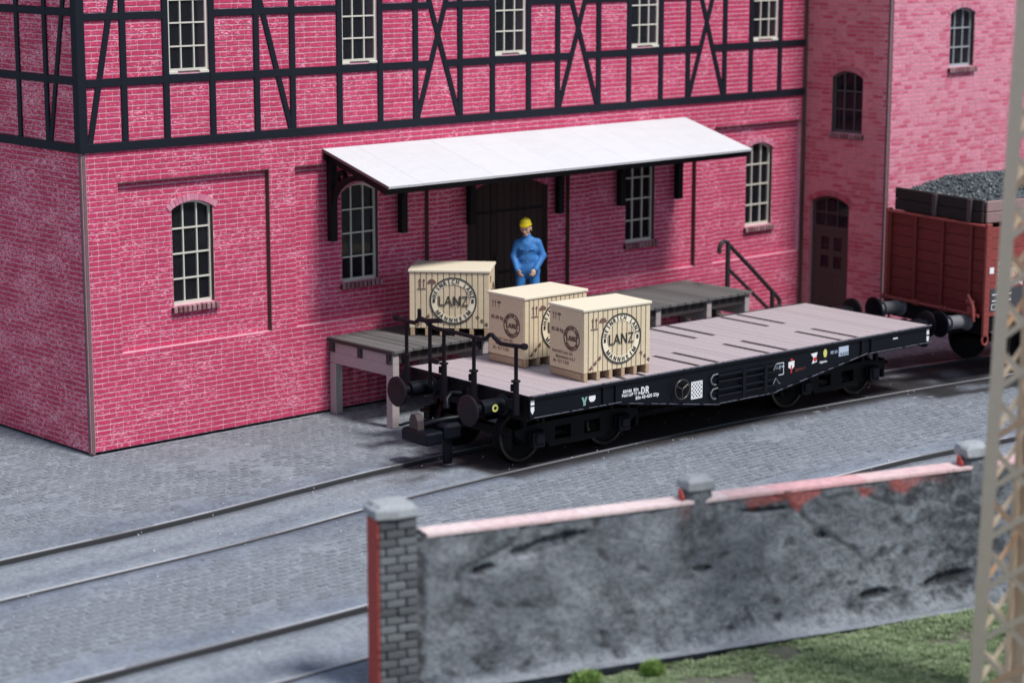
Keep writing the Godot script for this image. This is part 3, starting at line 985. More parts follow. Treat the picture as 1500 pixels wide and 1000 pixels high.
func wall_line(x: float) -> float:   # z of the boundary wall's front foot
	return 11.33 + (x + 3.2) * 0.318

func near_track(x: float, z: float) -> float:   # distance beyond the outside of the nearest rail
	return minf(absf(z - along(T1, x)), absf(z - along(T2, x))) - 0.80

func street_y(x: float, z: float) -> float:
	var y := 0.010 * wobble.get_noise_2d(x * 2.2, z * 2.2) + 0.006 * wobble.get_noise_2d(x * 9.0, z * 9.0)
	return y

func in_view(p: Vector3, margin := 1.08) -> bool:
	var d := Basis.from_euler(Vector3(-0.19, YAW, 0.001)).inverse() * (p - CAM)
	if d.z > -1: return false
	return absf(d.x / -d.z) < 0.2305 * margin and absf(d.y / -d.z) < 0.1537 * margin

func street() -> void:
	var g := MB.new()
	g.span(Vector3(-400, -0.6, -400), Vector3(400, -0.5, 400))
	structure(put("ground", g.mesh(), M.ground), "grey ground around the yard")
	# lanes across the street: [which track (0 absolute), offset, height]
	var lanes := []
	for k in 9: lanes.append([0, lerpf(-14.0, -0.3, k / 8.0), 0.0])
	for k in 14: lanes.append([3, k / 13.0, 0.0])                     # from the shed to track one
	for tr: int in [1, 2]:
		for q: Array in [[-0.80, 0.0], [-0.798, -0.10], [-0.665, -0.10], [-0.663, -0.040], [-0.45, -0.034], [-0.2, -0.028], [-0.05, -0.036], [0.2, -0.034], [0.45, -0.038], [0.655, -0.036], [0.657, -0.10], [0.808, -0.10], [0.81, -0.004]]:
			lanes.append([tr, q[0], q[1]])
		if tr == 1:
			for k in range(1, 17): lanes.append([4, k / 17.0, 0.0])    # between the tracks
	for k in range(1, 11): lanes.append([5, k / 10.0, 0.0])            # from track two to behind the wall
	var xs := []
	var x := -20.0
	while x <= 34.0:
		xs.append(x)
		x += 0.2 if x > -9 and x < 19 else 1.0
	var P := []
	var C := []
	for px: float in xs:
		var row := []
		var cr := []
		var t1 := along(T1, px)
		var t2 := along(T2, px)
		for l: Array in lanes:
			var z := 0.0
			var y: float = l[2]
			match l[0]:
				0: z = l[1]
				1: z = t1 + l[1]
				2: z = t2 + l[1]
				3: z = lerpf(-0.25, t1 - 0.82, l[1])
				4: z = lerpf(t1 + 0.81, t2 - 0.80, l[1])
				5: z = lerpf(t2 + 0.81, wall_line(px) + 0.25, l[1])
			if (l[0] == 1 or l[0] == 2) and l[1] < -0.6 and l[1] > -0.67: z += 0.028 * blotch.get_noise_2d(px * 1.1, 40.0 * l[0])
			if y > -0.09: y += street_y(px, z) * (0.6 if l[0] == 1 or l[0] == 2 else 1.0)
			row.append(Vector3(px, y, z))
			var k := Color(1, 1, 1)
			if y < -0.06: k = Color(0.16, 0.13, 0.11)
			elif (l[0] == 1 or l[0] == 2) and absf(l[1]) < 0.7: k = (Color(1.22, 1.2, 1.2) if l[1] < 0.0 else Color(0.90, 0.92, 0.97)) * (1.0 + 0.35 * blotch.get_noise_2d(px * 0.25, z * 7.0))
			else:
				var nt := near_track(px, z)
				k = Color(1.10, 1.09, 1.09)
				if nt < 0.9: k = k.lerp(Color(0.68, 0.72, 0.80), clampf((0.9 - nt) * 1.6, 0, 1) * clampf(0.75 + 0.5 * blotch.get_noise_2d(px * 0.7, z), 0, 1))
				k = k * (1.0 + 0.22 * blotch.get_noise_2d(px * 0.35 + 12.0, z * 0.9))
			# oil and rust stains by the coupler; under both wagons the shadow is painted in
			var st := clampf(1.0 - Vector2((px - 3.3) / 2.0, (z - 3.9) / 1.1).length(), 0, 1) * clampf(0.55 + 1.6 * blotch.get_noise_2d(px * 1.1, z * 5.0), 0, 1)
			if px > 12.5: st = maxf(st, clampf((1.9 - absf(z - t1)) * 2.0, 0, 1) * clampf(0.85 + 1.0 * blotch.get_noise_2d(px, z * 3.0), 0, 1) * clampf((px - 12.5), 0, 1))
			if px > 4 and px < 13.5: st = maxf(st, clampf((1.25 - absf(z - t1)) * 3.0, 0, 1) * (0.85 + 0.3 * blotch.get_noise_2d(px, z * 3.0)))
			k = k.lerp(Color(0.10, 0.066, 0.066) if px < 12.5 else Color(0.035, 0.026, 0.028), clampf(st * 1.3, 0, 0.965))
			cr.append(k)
		P.append(row); C.append(cr)
	var sv := PackedVector3Array()
	var sc := PackedColorArray()
	var ix := PackedInt32Array()
	var w := lanes.size()
	for i in xs.size():
		for j in w:
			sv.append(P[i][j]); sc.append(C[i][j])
	for i in xs.size() - 1:
		for j in w - 1:
			var a := i * w + j
			ix.append_array([a, a + w, a + 1, a + w, a + w + 1, a + 1])
	var arr := []
	arr.resize(Mesh.ARRAY_MAX)
	arr[Mesh.ARRAY_VERTEX] = sv
	arr[Mesh.ARRAY_COLOR] = sc
	arr[Mesh.ARRAY_INDEX] = ix
	var stl := SurfaceTool.new()
	var tmp := ArrayMesh.new()
	tmp.add_surface_from_arrays(Mesh.PRIMITIVE_TRIANGLES, arr)
	stl.create_from(tmp, 0)
	stl.generate_normals()
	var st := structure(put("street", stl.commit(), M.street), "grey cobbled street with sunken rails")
	setts(st)
	rails()

func sett_mesh(mb: MB, w: float, d: float, h: float) -> void:
	var e := 0.016
	var t := []
	var b := []
	for s: Vector2 in [Vector2(-1, 1), Vector2(1, 1), Vector2(1, -1), Vector2(-1, -1)]:
		t.append(Vector3(s.x * (w / 2 - e) + rng.randf_range(-0.006, 0.006), h + rng.randf_range(-0.004, 0.004), s.y * (d / 2 - e) + rng.randf_range(-0.006, 0.006)))
		b.append(Vector3(s.x * w / 2 + rng.randf_range(-0.004, 0.004), -0.03, s.y * d / 2 + rng.randf_range(-0.004, 0.004)))
	mb.quad(t[0], t[1], t[2], t[3])
	for i in 4:
		var j := (i + 1) % 4
		mb.quad(b[i], b[j], t[j], t[i])

func setts(st: Node) -> void:
	var variants := []
	for k in 10:
		var m := MB.new()
		m.col = Color(1, 1, 1) * rng.randf_range(0.86, 1.10)
		sett_mesh(m, 0.185, 0.122, 0.0)
		variants.append(m.mesh())
	var all := MB.new()
	var singles := 300
	var z := 14.2
	var row := 0
	while z > -6.0:
		var x := -12.0 + (0.1 if row % 2 else 0.0) + rng.randf() * 0.03
		while x < 18.5:
			var p := Vector3(x, 0, z)
			var ok := in_view(p, 1.12) and z < wall_line(x) - 0.35 and not (z < 0.12 and x > -0.1 and x < 27)
			if ok:
				var nt := near_track(x, z)
				if nt < 0.16: ok = false
				elif nt < 0.75:
					if rng.randf() > (nt - 0.16) * 1.6 + 0.5 * blotch.get_noise_2d(x * 1.5, z * 1.5): ok = false
				if blotch.get_noise_2d(x * 0.6 + 50, z * 0.6) > 0.38: ok = false
				if x > 13.2 and absf(z - along(T1, x)) < 1.6: ok = false
			if ok:
				var y := street_y(x, z) + 0.006 * (1.0 + 0.9 * blotch.get_noise_2d(x * 0.9, z * 0.9 + 30)) - 0.002
				var tf := Transform3D(Basis.from_euler(Vector3(rng.randf_range(-0.035, 0.035), rng.randf_range(-0.05, 0.05) , rng.randf_range(-0.03, 0.03))), Vector3(x, y, z + rng.randf_range(-0.006, 0.006)))
				if singles > 0 and z < 8.2 and x < 3.5 and x > -6.5 and z > 5.8 and in_view(p, 0.98):
					singles -= 1
					put("sett", variants[rng.randi() % 10], M.sett, st, tf)
				else:
					all.xf = tf
					all.col = Color(1, 1, 1) * rng.randf_range(0.88, 1.10) * (1.0 + 0.25 * blotch.get_noise_2d(x * 0.5 + 70.0, z * 0.9))
					sett_mesh(all, rng.randf_range(0.172, 0.19), 0.122, 0.0)
			x += 0.2
		z -= 0.138
		row += 1
	stuff(put("setts", all.mesh(), M.sett, st))
	var grit := MB.new()                                       # pale crumbs lying about
	for i in 900:
		var gx := rng.randf_range(-9.0, 17.0)
		var gz := rng.randf_range(-2.0, 11.5)
		if gz < 0.15 and gx > -0.1: continue
		var s := rng.randf_range(0.004, 0.013)
		grit.col = Color(1, 1, 1) * rng.randf_range(0.5, 1.0)
		grit.box(Vector3(gx, 0.012 + s * 0.4, gz), Vector3(s * rng.randf_range(0.8, 2.0), s, s), 0.0, Basis.from_euler(Vector3(rng.randf(), rng.randf() * TAU, rng.randf())))
	stuff(put("grit", grit.mesh(), M.dust, st))

func rails() -> void:
	var names := [["far rail of the track beneath the parked flat wagon", T1, -0.7525], ["near rail of the track beneath the parked flat wagon", T1, 0.7525],
		["far rail of the empty track in front of the wagon", T2, -0.7525], ["near rail of the empty track, beside the boundary wall", T2, 0.7525]]
	for q: Array in names:
		var b := MB.new()
		var x := -20.0
		while x < 33.5:
			var step := 0.5 if x > -10 and x < 20 else 1.5
			var a := Vector3(x, 0, along(q[1], x) + q[2])
			var e := Vector3(x + step, 0, along(q[1], x + step) + q[2])
			var s := Vector3(0, 0, 0.035)
			var up := Vector3(0, 0.014, 0)
			var dn := Vector3(0, -0.095, 0)
			var c1 := Vector3(0, -0.008, 0)
			var s2 := Vector3(0, 0, 0.017)
			b.col = Color(0.34, 0.34, 0.36).lerp(Color(1.15, 1.18, 1.22), clampf(0.45 + 1.8 * blotch.get_noise_2d(x * 0.5 + q[2] * 7.0, 90.0 + along(q[1], 0.0)), 0, 1) * (0.25 if x > 3.5 and x < 15.0 and q[1] == T1 else 1.0))  # highlight segments painted into the head's colour; darker beneath the wagons
			b.quad(a + s2 + up, e + s2 + up, e - s2 + up, a - s2 + up)
			b.col = Color(0.22, 0.22, 0.23)
			b.quad(a + s + up + c1, e + s + up + c1, e + s2 + up, a + s2 + up)
			b.quad(a - s2 + up, e - s2 + up, e - s + up + c1, a - s + up + c1)
			b.col = Color(0.085, 0.085, 0.09)
			b.quad(a + s + dn, e + s + dn, e + s + up + c1, a + s + up + c1)
			b.quad(a - s + up + c1, e - s + up + c1, e - s + dn, a - s + dn)
			x += step
		tag(put("rail", b.mesh(), M.rail_top), q[0], "rail", "rails sunk in the street")

# ---------------------------------------------------------------- loading platform and its stairs
func platform() -> void:
	var o := thing("loading_platform", "grey timber loading platform on posts along the shed wall", "platform", Vector3(4.63, 0, 0))
	var L := 8.69
	var n := 43
	for i in n:
		var w := L / n
		var b := MB.new()
		b.col = Color(1, 1, 1) * rng.randf_range(0.72, 1.12)
		b.box(Vector3(0, 0, 0), Vector3(w - 0.014, 0.055, 1.715 + rng.randf_range(-0.012, 0.012)), 0.006)
		put("plank", b.mesh(), M.platform_wood, o, Transform3D(Basis.from_euler(Vector3(0, rng.randf_range(-0.002, 0.002), rng.randf_range(-0.02, 0.02))), Vector3((i + 0.5) * w, 1.2685 + rng.randf_range(-0.004, 0.004), 0.875)))
	var e := MB.new()
	e.span(Vector3(-0.045, 1.225, 0.012), Vector3(-0.002, 1.292, 1.735), 0.005)
	put("edge_board", e.mesh(), M.platform_dark, o)
	for z: float in [0.12, 0.85, 1.60]:
		var b := MB.new()
		b.span(Vector3(-0.035, 1.06, z - 0.045), Vector3(L - 0.01, 1.238, z + 0.045), 0.004)
		put("joist", b.mesh(), M.platform_dark, o)
	for x: float in [0.07, 2.02, 4.05, 6.20, 7.55, 8.60]:
		var b := MB.new()
		b.span(Vector3(x - 0.065, 0.86, 0.03), Vector3(x + 0.065, 1.055, 1.69), 0.008)
		put("cross_beam", b.mesh(), M.platform_frame, o)
		# the beam is notched round the joists: short blocks between them
		for zz: Array in [[0.03, 0.072], [0.168, 0.802], [0.898, 1.552], [1.648, 1.69]]:
			var c := MB.new()
			c.span(Vector3(x - 0.062, 1.056, zz[0]), Vector3(x + 0.062, 1.236, zz[1]), 0.004)
			put("packing_block", c.mesh(), M.platform_frame, o)
		for z: float in [0.11, 1.60]:
			var l := MB.new()
			l.span(Vector3(x - 0.075, 0.0, z - 0.08), Vector3(x + 0.075, 0.858, z + 0.08), 0.01)
			put("leg", l.mesh(), M.platform_frame, o)
	var s := thing("platform_stairs", "dark steps with a black handrail at the platform's right end", "stairs", Vector3(13.40, 0, 0))
	for i in 6:
		var b := MB.new()
		b.span(Vector3(0.03 + i * 0.24, 1.05 - i * 0.19, 0.08), Vector3(0.03 + i * 0.24 + 0.26, 1.10 - i * 0.19, 0.95), 0.006)
		put("step", b.mesh(), M.platform_wood, s)
	for z: float in [0.05, 0.98]:
		var b := MB.new()
		b.beam(Vector3(0.0, 1.12, z), Vector3(1.48, -0.03, z), 0.05, 0.2)
		put("stringer", b.mesh(), M.platform_dark, s)
	var p1 := MB.new()
	p1.tube([Vector3(0.03, 0.95, 1.0), Vector3(0.03, 2.09, 1.0)], 0.046, 8)
	put("post", p1.mesh(), M.iron, s)
	var p2 := MB.new()
	p2.tube([Vector3(1.34, 0.0, 1.0), Vector3(1.34, 1.03, 1.0)], 0.046, 8)
	put("post", p2.mesh(), M.iron, s)
	var h := MB.new()
	var path := [Vector3(-0.21, 1.94, 1.0), Vector3(-0.215, 2.04, 1.0), Vector3(-0.17, 2.12, 1.0), Vector3(-0.09, 2.155, 1.0), Vector3(0.0, 2.13, 1.0), Vector3(0.06, 2.07, 1.0), Vector3(0.7, 1.56, 1.0), Vector3(1.34, 1.03, 1.0), Vector3(1.50, 0.90, 1.0), Vector3(1.56, 0.83, 1.0), Vector3(1.55, 0.74, 1.0), Vector3(1.48, 0.70, 1.0), Vector3(1.34, 0.70, 1.0)]
	h.tube(path, 0.042, 8)
	put("handrail", h.mesh(), M.iron, s)
	var r := MB.new()
	r.tube([Vector3(0.03, 1.63, 1.0), Vector3(1.34, 0.62, 1.0)], 0.036, 8)
	put("lower_rail", r.mesh(), M.iron, s)

# ---------------------------------------------------------------- crates
func emblem(parent: Node, fr: Transform3D, r: float, big: bool) -> void:
	var ink: Material = M.stencil if big else M.stencil_soft
	var e := MB.new()
	e.ring(r * 0.94, r, 0.0, 0.010, 48)
	put("emblem_ring", e.mesh(), ink, parent, fr)
	if big:
		var w := MB.new()
		w.ring(r * 0.70, r * 0.935, 0.0, 0.004, 48)
		put("emblem_band", w.mesh(), M.emblem_white, parent, fr)
	var f := MB.new()
	f.ring(r * 0.665, r * 0.70, 0.0, 0.008, 48)
	if not big: put("emblem_ring", f.mesh(), ink, parent, fr)
	lettering("LANZ", r * 0.38, ink, parent, fr * Transform3D(Basis(), Vector3(0, -0.02 * r, 0.006)), 0.010, not big or r < 0.1, "lettering", 1.05)
	var words := ["HEINRICH LANZ", "MANNHEIM"]
	for k in 2:
		var t: String = words[k]
		var spread := 2.9 if k == 0 else 2.1
		for i in t.length():
			if t[i] == " ": continue
			var a := spread * ((i + 0.5) / t.length() - 0.5)
			var fr2: Transform3D
			if k == 0:
				var q := Basis(Vector3(0, 0, 1), -a)
				fr2 = Transform3D(q, q * Vector3(0, r * 0.82, 0.006))
			else:
				var q := Basis(Vector3(0, 0, 1), a)
				fr2 = Transform3D(q, q * Vector3(0, -r * 0.82, 0.006))
			lettering(t[i], r * 0.17, ink, parent, fr * fr2, 0.008, true)
	if big:
		for s: float in [-1.0, 1.0]:
			var b := MB.new()
			b.box(Vector3(s * r * 0.82, 0, 0.006), Vector3(r * 0.10, r * 0.16, 0.010))
			put("emblem_mark", b.mesh(), ink, parent, fr)

func crate(label: String, at: Vector3, turn: float, L: float, D: float, H: float) -> void:
	var o := thing("crate", label, "crate", at, turn, "wooden shipping crates")
	var y0 := 0.13
	var core := MB.new()
	core.span(Vector3(-L / 2 + 0.022, y0, -D / 2 + 0.022), Vector3(L / 2 - 0.022, y0 + H - 0.055, D / 2 - 0.022))
	put("body", core.mesh(), M.crate_groove, o)
	# front and back of upright boards
	var n := 14
	for s: float in [1.0, -1.0]:
		for i in n:
			var w := L / n
			var b := MB.new()
			b.col = Color(1, 1, 1) * rng.randf_range(0.92, 1.05)
			b.span(Vector3(-w / 2 + 0.007, y0 + 0.004, -0.022), Vector3(w / 2 - 0.007, y0 + H - 0.05, 0.0), 0.004)
			put("board", b.mesh(), M.crate, o, Transform3D(Basis() if s > 0 else Basis(Vector3.UP, PI), Vector3(-L / 2 + (i + 0.5) * w, 0, s * (D / 2 + rng.randf_range(-0.002, 0.002)))))
	for s: float in [1.0, -1.0]:
		var b := MB.new()
		b.col = Color(1.12, 0.95, 0.92)
		b.span(Vector3(-0.022, y0 + 0.004, -D / 2 + 0.0235), Vector3(0, y0 + H - 0.05, D / 2 - 0.0235), 0.004)
		put("end_panel", b.mesh(), M.crate, o, Transform3D(Basis() if s > 0 else Basis(Vector3.UP, PI), Vector3(s * L / 2, 0, 0)))
	var lid := MB.new()
	lid.span(Vector3(-L / 2 - 0.018, y0 + H - 0.045, -D / 2 - 0.018), Vector3(L / 2 + 0.018, y0 + H, D / 2 + 0.018), 0.008)
	put("lid", lid.mesh(), M.crate_lid, o)
	for i in 6:
		var b := MB.new()
		var x := lerpf(-L / 2 + 0.05, L / 2 - 0.05, i / 5.0)
		b.span(Vector3(x - 0.035, 0.0, -D / 2 + 0.02), Vector3(x + 0.035, y0 - 0.002, D / 2 + 0.0), 0.006)
		put("skid", b.mesh(), M.crate_pallet, o)
	var sk := MB.new()
	sk.span(Vector3(-L / 2 + 0.0, 0.02, -D / 2 + 0.02), Vector3(-L / 2 + 0.012, y0 - 0.012, D / 2 - 0.06), 0.003)
	sk.xf = Transform3D(Basis(), Vector3(0, 0, 0))
	put("skid", sk.mesh(), M.crate_pallet, o)
	# stencils: front, back and both ends
	for s: float in [1.0, -1.0]:
		var q := Basis() if s > 0 else Basis(Vector3.UP, PI)
		var fr := Transform3D(q, q * Vector3(0.07, y0 + H * 0.475, D / 2 + 0.003))
		emblem(o, fr, 0.395, true)
		var ic := MB.new()
		for dx: float in [-0.57, -0.50]:      # two arrows
			ic.span(Vector3(dx, 0.22, 0), Vector3(dx + 0.014, 0.34, 0.006))
			ic.prism(PackedVector2Array([Vector2(dx - 0.018, 0.33), Vector2(dx + 0.032, 0.33), Vector2(dx + 0.007, 0.37)]), 0, 0.006)
		ic.span(Vector3(-0.60, 0.19, 0), Vector3(-0.46, 0.205, 0.006))
		var um := PackedVector2Array()
		for i in 9:
			um.append(Vector2(-0.36 + 0.075 * cos(PI * i / 8.0), 0.29 + 0.07 * sin(PI * i / 8.0)))
		ic.prism(um, 0, 0.006)
		ic.span(Vector3(-0.365, 0.18, 0), Vector3(-0.355, 0.29, 0.006))
		for i in 3:                            # dashes of the corner marks
			ic.xf = Transform3D(Basis(Vector3(0, 0, 1), 0.75), Vector3(-0.60 + i * 0.085, -0.40 + i * 0.07, 0))
			ic.span(Vector3(-0.025, -0.03, 0), Vector3(0.025, 0.012, 0.006))
			ic.span(Vector3(-0.045, 0.0, 0), Vector3(0.045, 0.012, 0.007))
			ic.xf = Transform3D(Basis(Vector3(0, 0, 1), -0.75), Vector3(0.41 + i * 0.075, -0.27 - i * 0.06, 0))
			ic.span(Vector3(-0.03, -0.02, 0), Vector3(0.03, -0.006, 0.006))
			ic.span(Vector3(-0.03, 0.008, 0), Vector3(0.02, 0.020, 0.006))
		ic.xf = Transform3D()
		put("stencil_mark", ic.mesh(), M.stencil_soft if s < 0 else M.stencil_soft, o, fr)
		var qe := Basis(Vector3.UP, PI / 2 * -s)
		var fe := Transform3D(qe, Vector3(-s * (L / 2 + 0.0005), y0 + H * 0.5, 0))
		emblem(o, fe * Transform3D(Basis(), Vector3(0.135, 0.01, 0)), 0.195, false)
		lettering("85.30 kg", 0.055, M.stencil_soft, o, fe * Transform3D(Basis(), Vector3(-0.22, 0.10, 0.002)), 0.004, true)
		lettering("Heinrich Lanz AG", 0.048, M.stencil_soft, o, fe * Transform3D(Basis(), Vector3(-0.10, -0.235, 0.002)), 0.004, false)
		lettering("Mannheim 4.4.7", 0.048, M.stencil_soft, o, fe * Transform3D(Basis(), Vector3(-0.02, -0.315, 0.002)), 0.004, false)
		lettering("Nr. 927 1350", 0.048, M.stencil_soft, o, fe * Transform3D(Basis(), Vector3(-0.13, -0.39, 0.002)), 0.004, false)
		var im := MB.new()
		for dx: float in [-0.33, -0.27]:
			im.span(Vector3(dx, 0.26, 0), Vector3(dx + 0.01, 0.37, 0.004))
			im.span(Vector3(dx - 0.012, 0.34, 0), Vector3(dx + 0.022, 0.352, 0.0045))
		im.prism(PackedVector2Array([Vector2(-0.23, 0.33), Vector2(-0.13, 0.33), Vector2(-0.15, 0.365), Vector2(-0.20, 0.365)]), 0, 0.004)
		im.span(Vector3(-0.183, 0.25, 0), Vector3(-0.175, 0.33, 0.0038))
		put("stencil_mark", im.mesh(), M.stencil_soft, o, fe)

func crates() -> void:
	crate("wooden crate at the front right of the deck, nearest the wagon's side", Vector3(6.231, 1.193, 4.822), -0.10, 1.331, 0.85, 1.0)
	crate("wooden crate in the middle, half hidden behind the front crate on the wagon", Vector3(6.262, 1.193, 3.371), -0.03, 1.325, 0.888, 1.0)
	crate("wooden crate standing on the loading platform left of the worker", Vector3(6.486, 1.299, 1.029), -0.83, 1.341, 0.97, 0.99)

# ---------------------------------------------------------------- flat wagon (u along its length, v across towards the camera)
func wheelset(parent: Node, u: float, inner: float, r: float) -> void:
	for s: float in [-1.0, 1.0]:
		var w := MB.new()
		w.xf = Transform3D(Basis(Vector3.RIGHT, PI / 2 * s), Vector3(u, r, s * 0.70))
		w.lathe([Vector2(0.0, -0.02), Vector2(r + 0.03, -0.045), Vector2(r + 0.03, -0.02), Vector2(r, 0.0), Vector2(r - 0.004, 0.085)], 28)
		w.lathe([Vector2(r - 0.055, 0.085), Vector2(r - 0.06, 0.06), Vector2(0.16, 0.03), Vector2(0.12, 0.10), Vector2(0.0, 0.10)], 28)
		var wn := put("wheel", w.mesh(), M.wagon_dark, parent)
		var t := MB.new()
		t.xf = w.xf
		t.lathe([Vector2(r - 0.004, 0.085), Vector2(r - 0.006, 0.09), Vector2(r - 0.05, 0.09), Vector2(r - 0.055, 0.085)], 28)
		put("rim", t.mesh(), M.wheel_rim, wn)
	var a := MB.new()
	a.tube([Vector3(u, r, -0.68), Vector3(u, r, 0.68)], 0.08, 10)
	put("axle", a.mesh(), M.wagon_dark, parent)

func bogie(o: Node, u: float, half: float) -> void:
	var b := MB.new()
	for s: float in [-1.0, 1.0]:
		var z := s * 1.06
		var poly := PackedVector2Array([Vector2(-half - 0.38, 0.52), Vector2(-half - 0.16, 0.36), Vector2(-half + 0.2, 0.36), Vector2(-half + 0.38, 0.25), Vector2(half - 0.38, 0.25), Vector2(half - 0.2, 0.36), Vector2(half + 0.16, 0.36), Vector2(half + 0.38, 0.52), Vector2(half + 0.38, 0.60), Vector2(half - 0.1, 0.66), Vector2(-half + 0.1, 0.66), Vector2(-half - 0.38, 0.60)])
		b.xf = Transform3D(Basis(), Vector3(u, 0, z))
		for q: Array in [[-half - 0.38, -half + 0.42], [half - 0.42, half + 0.38], [-0.14, 0.14]]:
			var strip := PackedVector2Array([Vector2(q[0], 0.2), Vector2(q[1], 0.2), Vector2(q[1], 0.7), Vector2(q[0], 0.7)])
			for c in Geometry2D.intersect_polygons(poly, strip): b.prism(c, -0.045, 0.045)
		b.span(Vector3(-half + 0.3, 0.55, -0.043), Vector3(half - 0.3, 0.655, 0.043))
		b.span(Vector3(-half + 0.3, 0.255, -0.043), Vector3(half - 0.3, 0.35, 0.043))
		for e: float in [-half, half]:
			b.span(Vector3(e - 0.13, 0.30, 0.046), Vector3(e + 0.13, 0.56, 0.09), 0.01)
			b.span(Vector3(e - 0.21, 0.60, -0.03), Vector3(e - 0.15, 0.80, 0.05))
			b.span(Vector3(e + 0.15, 0.60, -0.03), Vector3(e + 0.21, 0.80, 0.05))
	b.xf = Transform3D(Basis(), Vector3(u, 0, 0))
	b.span(Vector3(-0.18, 0.42, -1.02), Vector3(0.18, 0.70, 1.02))
	b.span(Vector3(-half - 0.36, 0.45, -1.0), Vector3(-half - 0.30, 0.58, 1.0))
	b.span(Vector3(half + 0.30, 0.45, -1.0), Vector3(half + 0.36, 0.58, 1.0))
	var fr := put("bogie", b.mesh(), M.wagon_dark, o)
	for e: float in [-half, half]:
		for s: float in [-1.0, 1.0]:
			var x := MB.new()
			x.xf = Transform3D(Basis(), Vector3(u + e, 0.43, s * 1.19))
			x.box(Vector3(), Vector3(0.24, 0.26, 0.10), 0.02)
			x.box(Vector3(0, 0.02, s * 0.06), Vector3(0.17, 0.16, 0.05), 0.02)
			put("axle_box", x.mesh(), M.wagon_black, fr)
		wheelset(fr, u + e, 0.7, 0.42)
	for s: float in [-1.0, 1.0]:
		for e: float in [-1.0, 1.0]:
			var x := MB.new()
			x.xf = Transform3D(Basis(), Vector3(u + e * (half + 0.42), 0.46, s * 0.98))
			x.box(Vector3(), Vector3(0.07, 0.34, 0.16), 0.015)
			x.box(Vector3(e * 0.05, 0.1, 0), Vector3(0.06, 0.05, 0.22), 0.012)
			put("brake_block", x.mesh(), M.wagon_dark, fr)

func buffer(o: Node, u0: float, u1: float, v: float, y: float, called := "buffer", shank: Material = null, disc_mat: Material = null) -> void:   # from the headstock at u0 to the face at u1
	var d := signf(u1 - u0)
	var l := absf(u1 - u0)
	var b := MB.new()
	b.xf = Transform3D(Basis(Vector3(0, 0, 1), -PI / 2 * d), Vector3(u0, y, v))
	b.lathe([Vector2(0.17, 0), Vector2(0.17, 0.03), Vector2(0.125, 0.05), Vector2(0.12, l * 0.62), Vector2(0.135, l * 0.62 + 0.01), Vector2(0.135, l * 0.66), Vector2(0.085, l * 0.67), Vector2(0.085, l - 0.06)], 20)
	var n := put(called, b.mesh(), shank if shank else M.wagon_black, o)
	var f := MB.new()
	f.xf = b.xf
	f.lathe([Vector2(0.08, l - 0.075), Vector2(0.21, l - 0.055), Vector2(0.235, l - 0.045), Vector2(0.238, l - 0.02), Vector2(0.225, l - 0.008), Vector2(0.14, l - 0.001), Vector2(0.0, l)], 32)
	put("buffer_plate", f.mesh(), disc_mat if disc_mat else M.buffer_face, n)

